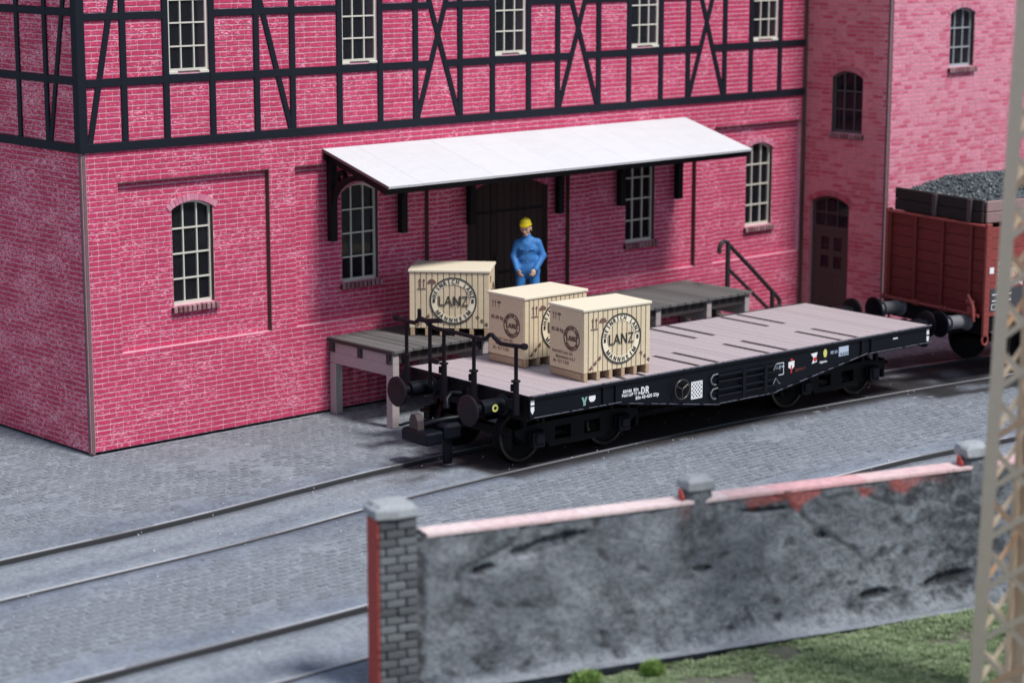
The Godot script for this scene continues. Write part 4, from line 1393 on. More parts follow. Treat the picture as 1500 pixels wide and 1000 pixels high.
func flat_wagon() -> void:
	var o := thing("flat_wagon", "black bogie flat wagon with wooden deck carrying two crates", "rail wagon", Vector3(8.88, 0, 4.099), -0.0446)
	var L := 4.583
	var W := 1.4755
	var H := 1.19
	# deck planks lie across the wagon
	var n := 42
	for i in n:
		var w := 2 * L / n
		var b := MB.new()
		b.col = Color(1, 1, 1) * rng.randf_range(0.93, 1.04)
		b.box(Vector3(), Vector3(w - 0.006, 0.05, 2 * W - 0.05 + rng.randf_range(-0.006, 0.006)), 0.003)
		put("deck_plank", b.mesh(), M.deck, o, Transform3D(Basis.from_euler(Vector3(0, 0, rng.randf_range(-0.006, 0.006))), Vector3(-L + (i + 0.5) * w, H - 0.025 + rng.randf_range(-0.0015, 0.0015), 0)))
	var slot_u := [-2.62, -2.22, -1.03, -0.60, 0.57, 1.00, 2.33, 2.74]
	for u: float in slot_u:
		for q: Array in [[-1.41, -0.26], [0.40, 1.42]]:
			var b := MB.new()
			b.span(Vector3(-0.045, -0.004, q[0]), Vector3(0.045, 0.0045, q[1]))
			for k in 9:
				var z := lerpf(q[0] + 0.05, q[1] - 0.05, k / 8.0)
				b.span(Vector3(-0.02, 0.0, z - 0.012), Vector3(0.02, 0.011, z + 0.012))
			put("stake_slot", b.mesh(), M.slot, o, Transform3D(Basis(), Vector3(u, H, 0)))
	# edge angle round the deck
	var eb := MB.new()
	for s: float in [-1.0, 1.0]:
		eb.span(Vector3(-L, H - 0.055, s * W - 0.022), Vector3(L, H + 0.006, s * W + 0.022), 0.006)
	eb.span(Vector3(-L - 0.02, H - 0.055, -W - 0.022), Vector3(-L + 0.0, H + 0.004, W + 0.022), 0.006)
	eb.span(Vector3(L, H - 0.055, -W - 0.022), Vector3(L + 0.02, H + 0.004, W + 0.022), 0.006)
	put("edge_angle", eb.mesh(), M.wagon_black, o)
	var hl := MB.new()
	for i in 64:                                        # highlight painted along the near edge as pale dashes
		var u := lerpf(-L + 0.03, L - 0.1, i / 63.0)
		var ll := rng.randf_range(0.11, 0.16)
		hl.span(Vector3(u, H - 0.006, W + 0.006), Vector3(u + ll, H + 0.0075, W + 0.0235))
		if i < 30:
			var v := lerpf(-W, W - 0.08, i / 29.0)
			hl.span(Vector3(-L - 0.0195, H + 0.0035, v), Vector3(-L - 0.007, H + 0.0055, v + rng.randf_range(0.02, 0.09)))
	put("edge_highlight", hl.mesh(), M.wagon_edge, o)
	# fish-bellied side sills with flanges
	for s: float in [1.0, -1.0]:
		var q := Basis() if s > 0 else Basis(Vector3.UP, PI)
		var web := PackedVector2Array([Vector2(-L, 0.85), Vector2(-2.88, 0.845), Vector2(-0.72, 0.52), Vector2(0.62, 0.52), Vector2(2.88, 0.88), Vector2(L, 0.88), Vector2(L, H - 0.055), Vector2(-L, H - 0.055)])
		var b := MB.new()
		b.prism(web, W - 0.04, W - 0.012)
		var sill := put("side_sill", b.mesh(), M.wagon_black, o, Transform3D(q, Vector3()))
		var f := MB.new()
		for i in 5:
			var p0 := web[i]; var p1 := web[i + 1]
			f.beam(Vector3(p0.x, p0.y, W - 0.045), Vector3(p1.x, p1.y, W - 0.045), 0.13, 0.022, Vector3.UP, 0.004)
		put("flange", f.mesh(), M.wagon_black, sill)
		var fl := MB.new()
		for i in 46:
			var t := (i + rng.randf() * 0.5) / 46.0 * 5.0
			var k := mini(int(t), 4)
			var p := web[k].lerp(web[k + 1], t - k)
			var dd := (web[k + 1] - web[k]).normalized() * rng.randf_range(0.10, 0.22)
			fl.beam(Vector3(p.x, p.y + 0.0115, W + 0.0135), Vector3(p.x + dd.x, p.y + dd.y + 0.0115, W + 0.0135), 0.014, 0.006)
		put("edge_highlight", fl.mesh(), M.wagon_edge, sill)  # pale dashes painted as the light caught on the flange
		for u: float in [-3.12, -2.86, 2.80, 3.04]:
			var g := MB.new()
			g.span(Vector3(u - 0.012, 0.87, W - 0.012), Vector3(u + 0.012, H - 0.056, W + 0.018))
			put("gusset", g.mesh(), M.wagon_black, sill)
		# stakes hung on the sill
		for y: float in [0.985, 0.885, 0.755, 0.655]:
			var t := MB.new()
			t.tube([Vector3(-0.66, y, W + 0.025), Vector3(0.72, y, W + 0.025)], 0.021, 6)
			t.span(Vector3(-0.66, y - 0.028, W - 0.011), Vector3(0.72, y - 0.022, W + 0.02))
			put("stake", t.mesh(), M.wagon_black, sill)
		for y: float in [0.935, 0.705]:
			var t := MB.new()
			t.tube([Vector3(-0.66, y + 0.085, W + 0.02), Vector3(-0.76, y + 0.075, W + 0.02), Vector3(-0.81, y + 0.02, W + 0.02), Vector3(-0.81, y - 0.03, W + 0.02), Vector3(-0.76, y - 0.08, W + 0.02), Vector3(-0.70, y - 0.085, W + 0.02)], 0.014, 6)
			put("stake_hook", t.mesh(), M.tube_grey, sill)
			var c := MB.new()
			c.tube([Vector3(0.60, y - 0.02, W + 0.045), Vector3(0.66, y + 0.07, W + 0.045), Vector3(0.72, y - 0.01, W + 0.045), Vector3(0.76, y - 0.03, W + 0.045)], 0.010, 6)
			put("stake_hook", c.mesh(), M.tube_grey, sill)
		for u: float in [-0.08, 0.42]:
			var g := MB.new()
			g.span(Vector3(u - 0.035, 0.60, W + 0.046), Vector3(u + 0.035, 1.03, W + 0.056))
			put("stake_bracket", g.mesh(), M.wagon_black, sill)
		# brake wheel with three spokes
		var h := MB.new()
		var ring_path := []
		for i in 25: ring_path.append(Vector3(-1.49 + 0.155 * cos(TAU * i / 24), 0.885 + 0.155 * sin(TAU * i / 24), W + 0.06))
		h.tube(ring_path, 0.015, 6, false)
		for i in 3:
			var a := TAU * i / 3 + PI / 6
			h.tube([Vector3(-1.49, 0.885, W + 0.06), Vector3(-1.49 + 0.15 * cos(a), 0.885 + 0.15 * sin(a), W + 0.06)], 0.013, 5)
		h.tube([Vector3(-1.49, 0.885, W - 0.02), Vector3(-1.49, 0.885, W + 0.075)], 0.024, 8)
		put("brake_wheel", h.mesh(), M.wheel_rim, sill)
		# lettering and plates
		var zz := W - 0.0105
		var gp := MB.new()
		var gx := -1.10; var gy := 0.815
		gp.span(Vector3(gx - 0.125, gy + 0.128, zz - 0.002), Vector3(gx + 0.125, gy + 0.14, zz + 0.004))
		gp.span(Vector3(gx - 0.125, gy - 0.14, zz - 0.002), Vector3(gx + 0.125, gy - 0.128, zz + 0.004))
		gp.span(Vector3(gx - 0.125, gy - 0.128, zz - 0.002), Vector3(gx - 0.113, gy + 0.128, zz + 0.004))
		gp.span(Vector3(gx + 0.113, gy - 0.128, zz - 0.002), Vector3(gx + 0.125, gy + 0.128, zz + 0.004))
		for i in range(-4, 5):
			for t: float in [-1.0, 1.0]:
				var cut := Geometry2D.intersect_polygons(PackedVector2Array([Vector2(-0.113, -0.128), Vector2(0.113, -0.128), Vector2(0.113, 0.128), Vector2(-0.113, 0.128)]),
					PackedVector2Array([Vector2(-0.3 * t + i * 0.066 - 0.012, -0.3), Vector2(-0.3 * t + i * 0.066 + 0.012, -0.3), Vector2(0.3 * t + i * 0.066 + 0.012, 0.3), Vector2(0.3 * t + i * 0.066 - 0.012, 0.3)]))
				for c in cut:
					var moved := PackedVector2Array()
					for p in c: moved.append(p + Vector2(gx, gy))
					gp.prism(moved, zz - 0.002, zz + (0.0035 if t > 0 else 0.003))
		put("grid_sign", gp.mesh(), M.sign_white, sill)
		var fw := func(x: float, y: float) -> Transform3D: return Transform3D(Basis(), Vector3(x, y, zz + 0.001))
		lettering("DR", 0.115, M.sign_white, sill, fw.call(-2.23, 0.965), 0.004, true, "lettering", 0.85)
		lettering("69/44  Bln", 0.05, M.sign_white, sill, fw.call(-2.53, 1.0), 0.004)
		lettering("Post LüP 11 m", 0.05, M.sign_white, sill, fw.call(-2.52, 0.94), 0.004, true, "lettering", 0.85)
		lettering("Bln 43-420 33p", 0.052, M.sign_white, sill, fw.call(-2.18, 0.865), 0.004)
		var dv0 := MB.new()
		dv0.span(Vector3(-L + 0.02, 1.05, zz), Vector3(-L + 0.09, 1.125, zz + 0.004))
		dv0.prism(PackedVector2Array([Vector2(-L + 0.02, 1.025), Vector2(-L + 0.02, 0.965), Vector2(-L + 0.055, 0.91), Vector2(-L + 0.09, 0.965), Vector2(-L + 0.09, 1.025)]), zz, zz + 0.004)
		put("white_mark", dv0.mesh(), M.sign_white, sill)
		var dv1 := MB.new()
		dv1.prism(PackedVector2Array([Vector2(-3.40, 1.03), Vector2(-3.27, 1.03), Vector2(-3.265, 0.98), Vector2(-3.30, 0.94), Vector2(-3.37, 0.94), Vector2(-3.40, 0.98)]), zz, zz + 0.004)
		put("white_mark", dv1.mesh(), M.sign_white, sill)
		var dv2 := MB.new()
		dv2.prism(PackedVector2Array([Vector2(L - 0.07, 1.12), Vector2(L - 0.07, 1.03), Vector2(L - 0.01, 1.03), Vector2(L - 0.01, 1.12)]), zz, zz + 0.004)
		dv2.prism(PackedVector2Array([Vector2(L - 0.07, 1.0), Vector2(L - 0.07, 0.93), Vector2(L - 0.04, 0.90), Vector2(L - 0.01, 0.93), Vector2(L - 0.01, 1.0)]), zz, zz + 0.004)
		put("white_mark", dv2.mesh(), M.sign_white, sill)
		var dv3 := MB.new()
		dv3.prism(PackedVector2Array([Vector2(1.01, 0.99), Vector2(1.15, 1.0), Vector2(1.15, 0.90), Vector2(1.09, 0.86), Vector2(1.01, 0.90)]), zz, zz + 0.004)
		put("white_mark", dv3.mesh(), M.sign_white, sill)
		var dv4 := MB.new()
		dv4.prism(PackedVector2Array([Vector2(1.55, 1.06), Vector2(1.71, 1.07), Vector2(1.68, 0.99), Vector2(1.70, 0.91), Vector2(1.58, 0.89), Vector2(1.62, 0.98)]), zz, zz + 0.004)
		put("white_mark", dv4.mesh(), M.sign_white, sill)
		var dv5 := MB.new()
		dv5.span(Vector3(3.62, 1.055, zz), Vector3(3.74, 1.075, zz + 0.004))
		put("white_mark", dv5.mesh(), M.sign_white, sill)
		var gm := MB.new()
		gm.prism(PackedVector2Array([Vector2(-3.55, 1.03), Vector2(-3.51, 1.03), Vector2(-3.49, 0.98), Vector2(-3.47, 1.03), Vector2(-3.43, 1.03), Vector2(-3.465, 0.95), Vector2(-3.465, 0.90), Vector2(-3.515, 0.90), Vector2(-3.515, 0.95)]), zz, zz + 0.004)
		put("green_mark", gm.mesh(), M.sign_green, sill)
		var rm := MB.new()
		rm.span(Vector3(1.065, 0.80, zz + 0.001), Vector3(1.095, 0.93, zz + 0.006))
		rm.span(Vector3(1.06, 1.01, zz), Vector3(1.11, 1.04, zz + 0.004))
		rm.xf = Transform3D(Basis(Vector3.RIGHT, PI / 2), Vector3(1.655, 0.96, zz))
		rm.lathe([Vector2(0.04, 0), Vector2(0.04, 0.007), Vector2(0.0, 0.007)], 14)
		put("red_mark", rm.mesh(), M.sign_red, sill)
		var ym := MB.new()
		ym.xf = Transform3D(Basis(Vector3.RIGHT, PI / 2) * Basis.from_scale(Vector3(0.8, 1, 1.3)), Vector3(1.90, 1.03, zz))
		ym.lathe([Vector2(0.055, 0), Vector2(0.055, 0.005), Vector2(0.0, 0.005)], 16)
		put("yellow_mark", ym.mesh(), M.sign_yellow, sill)
		lettering("Lgd-Nr 7", 0.045, M.sign_rust, sill, fw.call(1.30, 0.84), 0.004)
		lettering("-Spann-", 0.04, M.sign_white, sill, fw.call(1.86, 0.89), 0.004)
		var bx := MB.new()
		bx.span(Vector3(0.72, 0.995, zz), Vector3(0.90, 1.005, zz + 0.004))
		bx.span(Vector3(0.89, 0.80, zz), Vector3(0.90, 0.994, zz + 0.004))
		bx.span(Vector3(0.78, 0.80, zz), Vector3(0.889, 0.81, zz + 0.004))
		put("sign_frame", bx.mesh(), M.sign_white, sill)
		lettering("25,0 m", 0.05, M.sign_blue, sill, fw.call(0.80, 0.94), 0.004)
		var bp := MB.new()
		bp.span(Vector3(2.24, 0.93, zz), Vector3(2.48, 1.09, zz + 0.003))
		put("sign_plate", bp.mesh(), M.sign_blue, sill)
		lettering("REV 3.9", 0.05, M.sign_blue, sill, fw.call(2.12, 1.02), 0.004, true, "lettering", 0.7)
		lettering("14.9.53", 0.05, M.wagon_black, sill, Transform3D(Basis(), Vector3(2.36, 0.965, zz + 0.003)), 0.004, true, "lettering", 0.9)
	# headstocks, centre sill, floor beams
	var fb := MB.new()
	fb.span(Vector3(-L - 0.018, 0.80, -W + 0.05), Vector3(-L + 0.06, H - 0.056, W - 0.05))
	fb.span(Vector3(L - 0.06, 0.80, -W + 0.05), Vector3(L + 0.018, H - 0.056, W - 0.05))
	fb.span(Vector3(-L + 0.06, 0.62, -0.35), Vector3(L - 0.06, H - 0.06, 0.35))
	fb.span(Vector3(-L + 0.06, H - 0.09, -W + 0.05), Vector3(L - 0.06, H - 0.056, W - 0.05))
	put("headstock", fb.mesh(), M.wagon_dark, o)
	bogie(o, -3.30, 0.88)
	bogie(o, 2.60, 0.86)
	for v: float in [-0.875, 0.875]:
		buffer(o, -L - 0.018, -5.31, v, 0.975)
		buffer(o, L + 0.018, 5.25, v, 1.05)
	# round yellow mark on the near buffer
	var yb := MB.new()
	yb.xf = Transform3D(Basis(Vector3.RIGHT, PI / 2), Vector3(-4.86, 0.975, 0.875 + 0.120))
	yb.lathe([Vector2(0.030, 0), Vector2(0.058, 0), Vector2(0.058, 0.006), Vector2(0.030, 0.006)], 16)
	put("buffer_mark", yb.mesh(), M.sign_yellow, o)
	# end railing: wavy rail on four posts with sockets
	var ue := -4.69
	for q: Array in [[-1.40, 1.93], [-0.45, 1.94], [0.285, 1.93], [1.28, 1.93]]:
		var b := MB.new()
		b.tube([Vector3(ue, 0.98, q[0]), Vector3(ue, q[1], q[0])], 0.030, 8)
		var pn := put("railing_post", b.mesh(), M.wagon_rail, o)
		var k := MB.new()
		k.tube([Vector3(ue, 0.90, q[0]), Vector3(ue, 1.20, q[0]), Vector3(ue, 1.22, q[0]), Vector3(ue, 1.43, q[0])], [0.055, 0.055, 0.046, 0.046], 8)
		k.box(Vector3(ue - 0.005, 1.41, q[0]), Vector3(0.11, 0.035, 0.11), 0.008)
		k.box(Vector3(ue - 0.03, 1.06, q[0] - 0.07), Vector3(0.06, 0.16, 0.10), 0.012)
		k.box(Vector3(ue - 0.02, 1.30, q[0] - 0.065), Vector3(0.05, 0.11, 0.05), 0.01)
		put("socket", k.mesh(), M.wagon_rail, pn)
	var path := []
	var ctl := [Vector2(-1.66, 1.95), Vector2(-1.40, 1.94), Vector2(-1.20, 1.94), Vector2(-1.10, 1.99), Vector2(-1.0, 2.035), Vector2(-0.92, 2.02), Vector2(-0.80, 1.95), Vector2(-0.65, 1.93), Vector2(0.0, 1.935), Vector2(0.50, 1.925), Vector2(0.58, 1.95), Vector2(0.66, 2.02), Vector2(0.72, 2.03), Vector2(0.80, 1.98), Vector2(0.92, 1.925), Vector2(1.1, 1.93), Vector2(1.46, 1.955)]
	for p: Vector2 in ctl: path.append(Vector3(ue, p.y, p.x))
	var rl := MB.new()
	rl.tube(path, 0.034, 8)
	rl.tube([Vector3(ue, 1.957, 1.44), Vector3(ue, 1.962, 1.50)], 0.052, 8)
	rl.tube([Vector3(ue, 1.952, -1.70), Vector3(ue, 1.951, -1.64)], 0.052, 8)
	put("railing", rl.mesh(), M.wagon_rail, o)
	var br := MB.new()
	var ub := -4.80
	br.tube([Vector3(ub, 1.02, -0.66), Vector3(ub, 2.05, -0.66)], 0.030, 8)
	br.tube([Vector3(ub, 2.05, -0.95), Vector3(ub, 2.05, -0.86), Vector3(ub, 2.045, -0.75), Vector3(ub, 2.06, -0.66), Vector3(ub, 2.10, -0.38)], 0.038, 8)
	br.box(Vector3(ub, 2.13, -0.92), Vector3(0.05, 0.17, 0.07), 0.015)
	br.box(Vector3(ub, 1.45, -0.56), Vector3(0.07, 0.09, 0.20), 0.015)
	put("brake_column", br.mesh(), M.wagon_rail, o)
	# coupler
	var cp := MB.new()
	cp.span(Vector3(-5.25, 0.50, -0.13), Vector3(-4.62, 0.66, 0.13), 0.02)
	cp.span(Vector3(-5.62, 0.36, -0.34), Vector3(-5.28, 0.56, 0.30), 0.03)
	cp.span(Vector3(-5.28, 0.40, 0.04), Vector3(-4.95, 0.66, 0.34), 0.05)
	cp.span(Vector3(-5.22, 0.02, 0.16), Vector3(-5.08, 0.42, 0.26), 0.02)
	cp.tube([Vector3(-5.45, 0.60, -0.06), Vector3(-5.3, 0.66, 0.05), Vector3(-5.1, 0.70, 0.16), Vector3(-4.9, 0.70, 0.2)], 0.05, 8)
	cp.tube([Vector3(-5.6, 0.575, -0.40), Vector3(-5.4, 0.585, -0.42), Vector3(-5.1, 0.585, -0.40)], 0.022, 6)
	cp.tube([Vector3(-4.62, 0.98, -0.12), Vector3(-4.8, 1.0, -0.14), Vector3(-4.92, 0.93, -0.1), Vector3(-4.95, 0.80, -0.05)], 0.05, 8)
	cp.tube([Vector3(-4.62, 0.95, 0.28), Vector3(-4.85, 0.9, 0.30), Vector3(-4.95, 0.72, 0.30)], 0.035, 8)
	var cn := put("coupler", cp.mesh(), M.wagon_black, o)
	var ch := MB.new()
	ch.prism(PackedVector2Array([Vector2(-0.11, 0.0), Vector2(0.11, 0.0), Vector2(0.10, 0.16), Vector2(0.06, 0.24), Vector2(-0.05, 0.24), Vector2(-0.10, 0.15)]), -0.06, 0.06)
	put("coupler_horn", ch.mesh(), M.coupler_brown, cn, Transform3D(Basis(Vector3.UP, PI / 2), Vector3(-5.50, 0.55, -0.10)))

# ---------------------------------------------------------------- coal wagon
func coal_wagon() -> void:
	var at := Vector3(14.90, 0.0, 4.75)
	var turn := -0.183
	var o := thing("coal_wagon", "oxide red open wagon with dark plank extension boards, loaded with coal", "rail wagon", at, turn)
	var L := 7.2
	var W := 1.27
	var yb := 1.2
	var yt := 2.80
	# end: boards between ribs
	for i in 8:
		var b := MB.new()
		b.col = Color(1, 1, 1) * rng.randf_range(0.9, 1.05)
		var h := (yt - yb) / 8.0
		b.span(Vector3(0.0, 0.004, -W), Vector3(0.05, h - 0.004, W), 0.006)
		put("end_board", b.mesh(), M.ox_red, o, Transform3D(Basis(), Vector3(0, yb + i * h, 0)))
	for v: float in [-1.24, -0.55, 0.17, 0.90]:
		var b := MB.new()
		b.span(Vector3(-0.055, yb, v - 0.035), Vector3(-0.001, yt, v + 0.035), 0.008)
		put("end_rib", b.mesh(), M.ox_red, o)
	var cb := MB.new()
	cb.span(Vector3(-0.06, yt + 0.001, -W - 0.01), Vector3(0.07, yt + 0.045, W + 0.0), 0.01)
	put("top_rail", cb.mesh(), M.ox_red_light, o)
	for s: float in [1.0, -1.0]:
		for i in 8:
			var b := MB.new()
			b.col = Color(1, 1, 1) * rng.randf_range(0.9, 1.05)
			var h := (yt - yb) / 8.0
			b.span(Vector3(0.055, 0.004, -0.05), Vector3(L, h - 0.004, 0.0), 0.006)
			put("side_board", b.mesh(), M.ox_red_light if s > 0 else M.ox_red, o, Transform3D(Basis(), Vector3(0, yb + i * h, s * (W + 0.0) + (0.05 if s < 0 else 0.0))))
		for u: float in [1.3, 2.6, 3.9, 5.2, 6.6]:
			var b := MB.new()
			b.span(Vector3(u - 0.05, yb - 0.2, s * (W + 0.03) - 0.028), Vector3(u + 0.05, yt, s * (W + 0.03) + 0.028), 0.008)
			put("side_post", b.mesh(), M.ox_red_light, o)
		var p := MB.new()      # corner post with rivets and a ring at its foot
		p.span(Vector3(-0.07, 0.86, s * (W + 0.035) - 0.034), Vector3(0.06, yt + 0.08, s * (W + 0.035) + 0.034), 0.012)
		for i in 18:
			p.box(Vector3(-0.01, 0.92 + i * 0.105, s * (W + 0.07)), Vector3(0.024, 0.024, 0.02), 0.006)
		var loop := []
		for i in 13: loop.append(Vector3(0.0 + 0.07 * cos(TAU * i / 12), 0.80 + 0.09 * sin(TAU * i / 12), s * (W + 0.035)))
		p.tube(loop, 0.022, 6, false)
		put("corner_post", p.mesh(), M.ox_red_light, o)
		var sole := MB.new()
		sole.span(Vector3(0.02, 0.93, s * (W - 0.08) - 0.05), Vector3(L, yb - 0.005, s * (W - 0.08) + 0.05))
		put("sole_bar", sole.mesh(), M.wagon_dark, o)
	var far := MB.new()
	far.span(Vector3(L, yb, -W), Vector3(L + 0.05, yt, W))
	put("end_board", far.mesh(), M.ox_red, o)
	var fl := MB.new()
	fl.span(Vector3(0.06, yb - 0.06, -W + 0.06), Vector3(L, yb + 0.02, W - 0.06))
	fl.span(Vector3(-0.03, 0.88, -W + 0.02), Vector3(0.019, yb - 0.004, W - 0.04))
	put("floor", fl.mesh(), M.wagon_dark, o)
	# rod with knobs along the foot of the end wall, and its lever
	var rd := MB.new()
	rd.tube([Vector3(-0.10, yb + 0.03, -W - 0.05), Vector3(-0.10, yb + 0.03, W - 0.03)], 0.033, 8)
	for v: float in [-1.28, -1.18, -0.45, -0.38, 0.30, 0.40, 1.02]:
		rd.tube([Vector3(-0.10, yb + 0.03, v - 0.03), Vector3(-0.10, yb + 0.03, v + 0.03)], 0.052, 8)
	put("door_rod", rd.mesh(), M.ox_red_light, o)
	var lv := MB.new()
	lv.box(Vector3(-0.11, 1.30, 1.06), Vector3(0.10, 0.16, 0.20), 0.03)
	lv.box(Vector3(-0.11, 1.45, 1.02), Vector3(0.08, 0.10, 0.22), 0.03)
	lv.tube([Vector3(-0.13, 1.58, 0.98), Vector3(-0.14, 1.40, 1.12), Vector3(-0.14, 1.12, 1.16)], 0.035, 8)
	put("door_lever", lv.mesh(), M.ox_red_light, o)
	# plank extension above the end, boards outside and battens
	for i in 2:
		var b := MB.new()
		b.col = Color(1, 1, 1) * rng.randf_range(0.8, 1.2)
		b.span(Vector3(0, 0.004, -1.21), Vector3(0.07, 0.205, 1.08), 0.012)
		put("extension_board", b.mesh(), M.old_board, o, Transform3D(Basis.from_euler(Vector3(rng.randf_range(-0.006, 0.006), 0, 0)), Vector3(0.03, yt + 0.05 + i * 0.21, 0)))
	for v: float in [-0.10, 0.80]:
		var b := MB.new()
		b.span(Vector3(-0.035, yt + 0.05, v - 0.05), Vector3(0.028, yt + 0.46, v + 0.05), 0.008)
		put("batten", b.mesh(), M.coupler_brown, o)
	for s: float in [1.0, -1.0]:
		for i in 2:
			var b := MB.new()
			b.col = Color(1, 1, 1) * rng.randf_range(0.85, 1.15)
			b.span(Vector3(0.12, 0.004, -0.06), Vector3(L - 0.1, 0.195, 0.0), 0.012)
			put("extension_board", b.mesh(), M.bare_board, o, Transform3D(Basis(), Vector3(0, yt + 0.05 + i * 0.20, s * 1.12 + (0.06 if s < 0 else 0.0))))
	# side lettering and chalk board
	var z := W + 0.001
	var fw := func(x: float, y: float) -> Transform3D: return Transform3D(Basis(), Vector3(x, y, z))
	lettering("Anhalt", 0.075, M.sign_white, o, fw.call(0.46, 2.14), 0.005)
	lettering("Ladegew. 15,0 t", 0.07, M.sign_white, o, fw.call(0.66, 2.03), 0.005)
	lettering("Tragf. 15,7 t", 0.07, M.sign_white, o, fw.call(0.56, 1.93), 0.005)
	lettering("Gew. 8120 kg", 0.07, M.sign_white, o, fw.call(0.60, 1.78), 0.005)
	lettering("Augsb 12", 0.08, M.sign_white, o, fw.call(1.9, 2.62), 0.005)
	var sg := MB.new()
	sg.span(Vector3(0.02, 1.99, W + 0.068), Vector3(0.12, 2.10, W + 0.074))
	put("white_plate", sg.mesh(), M.sign_white, o)
	var ckb := MB.new()
	ckb.span(Vector3(0.12, 1.30, W), Vector3(0.95, 1.70, W + 0.012))
	var ck := put("chalk_board", ckb.mesh(), M.chalk_board, o)
	var cl := MB.new()
	cl.span(Vector3(0.30, 1.44, W + 0.012), Vector3(0.325, 1.68, W + 0.015))
	cl.span(Vector3(0.16, 1.58, W + 0.012), Vector3(0.62, 1.60, W + 0.0155))
	cl.span(Vector3(0.16, 1.47, W + 0.012), Vector3(0.62, 1.49, W + 0.0155))
	cl.beam(Vector3(0.48, 1.60, W + 0.013), Vector3(0.56, 1.68, W + 0.013), 0.02, 0.005, Vector3(0, 0, 1))
	for x: float in [0.15, 0.27, 0.39, 0.51]:
		cl.span(Vector3(x, 1.32, W + 0.012), Vector3(x + 0.01, 1.42, W + 0.0148))
	cl.span(Vector3(0.15, 1.32, W + 0.012), Vector3(0.52, 1.33, W + 0.0152))
	cl.span(Vector3(0.15, 1.41, W + 0.012), Vector3(0.52, 1.42, W + 0.0152))
	put("chalk_line", cl.mesh(), M.sign_white, ck)
	for v: float in [-0.875, 0.875]:
		buffer(o, -0.03, -0.72, v, 1.085, "buffer", M.tube_grey, M.wagon_black)
	# running gear
	var ax := MB.new()
	ax.span(Vector3(0.02, 0.75, -0.3), Vector3(L, 1.14, 0.3))
	for s: float in [-1.0, 1.0]:
		for u: float in [1.55, 5.6]:
			ax.span(Vector3(u - 0.14, 0.36, s * 1.05 - 0.06), Vector3(u + 0.14, 0.95, s * 1.05 + 0.06), 0.02)
			ax.tube([Vector3(u - 0.75, 0.86, s * 1.06), Vector3(u - 0.3, 0.74, s * 1.06), Vector3(u + 0.3, 0.74, s * 1.06), Vector3(u + 0.75, 0.86, s * 1.06)], 0.05, 6)
	put("underframe", ax.mesh(), M.wagon_dark, o)
	for u: float in [1.55, 5.6]: wheelset(o, u, 0.7, 0.46)
	# the load
	var heap := MB.new()
	var fr := Transform3D(Basis(Vector3.UP, turn), at)
	heap.xf = fr
	var hy := func(u: float, v: float) -> float:
		return 3.15 + 0.34 * smoothstep(-0.15, 1.1, u) * (1.0 - 0.6 * pow(absf(v + 0.1) / 1.15, 2.4)) + 0.05 * wobble.get_noise_2d(u * 6, v * 6)
	for i in 60:
		for j in 20:
			var u0 := 0.11 + i * 0.115; var v0 := -1.055 + j * 0.1055
			var u1 := u0 + 0.115; var v1 := v0 + 0.1055
			heap.quad(Vector3(u0, hy.call(u0, v0), v0), Vector3(u0, hy.call(u0, v1), v1), Vector3(u1, hy.call(u1, v1), v1), Vector3(u1, hy.call(u1, v0), v0))
	for k in 5200:
		var u := 0.13 + pow(rng.randf(), 1.5) * 6.6
		var v := rng.randf_range(-1.04, 1.04)
		var s := rng.randf_range(0.022, 0.048)
		heap.col = Color(1, 1, 1) * rng.randf_range(0.35, 1.5)
		heap.xf = fr * Transform3D(Basis.from_euler(Vector3(rng.randf() * TAU, rng.randf() * TAU, rng.randf() * TAU)), Vector3(u, hy.call(u, v) + s * 0.3, v))
		var a := Vector3(s * rng.randf_range(0.8, 1.3), 0, 0); var b2 := Vector3(0, s * rng.randf_range(0.6, 1.0), 0); var c2 := Vector3(0, 0, s * rng.randf_range(0.7, 1.2))
		heap.tri(a, b2, c2); heap.tri(b2, -a, c2); heap.tri(-a, -b2, c2); heap.tri(-b2, a, c2)
		heap.tri(b2, a, -c2); heap.tri(-a, b2, -c2); heap.tri(-b2, -a, -c2); heap.tri(a, -b2, -c2)
	var hn := put("coal", heap.mesh(), M.coal)
	tag(hn, "heap of blue-black coal lumps filling the red wagon", "coal")
	stuff(hn)

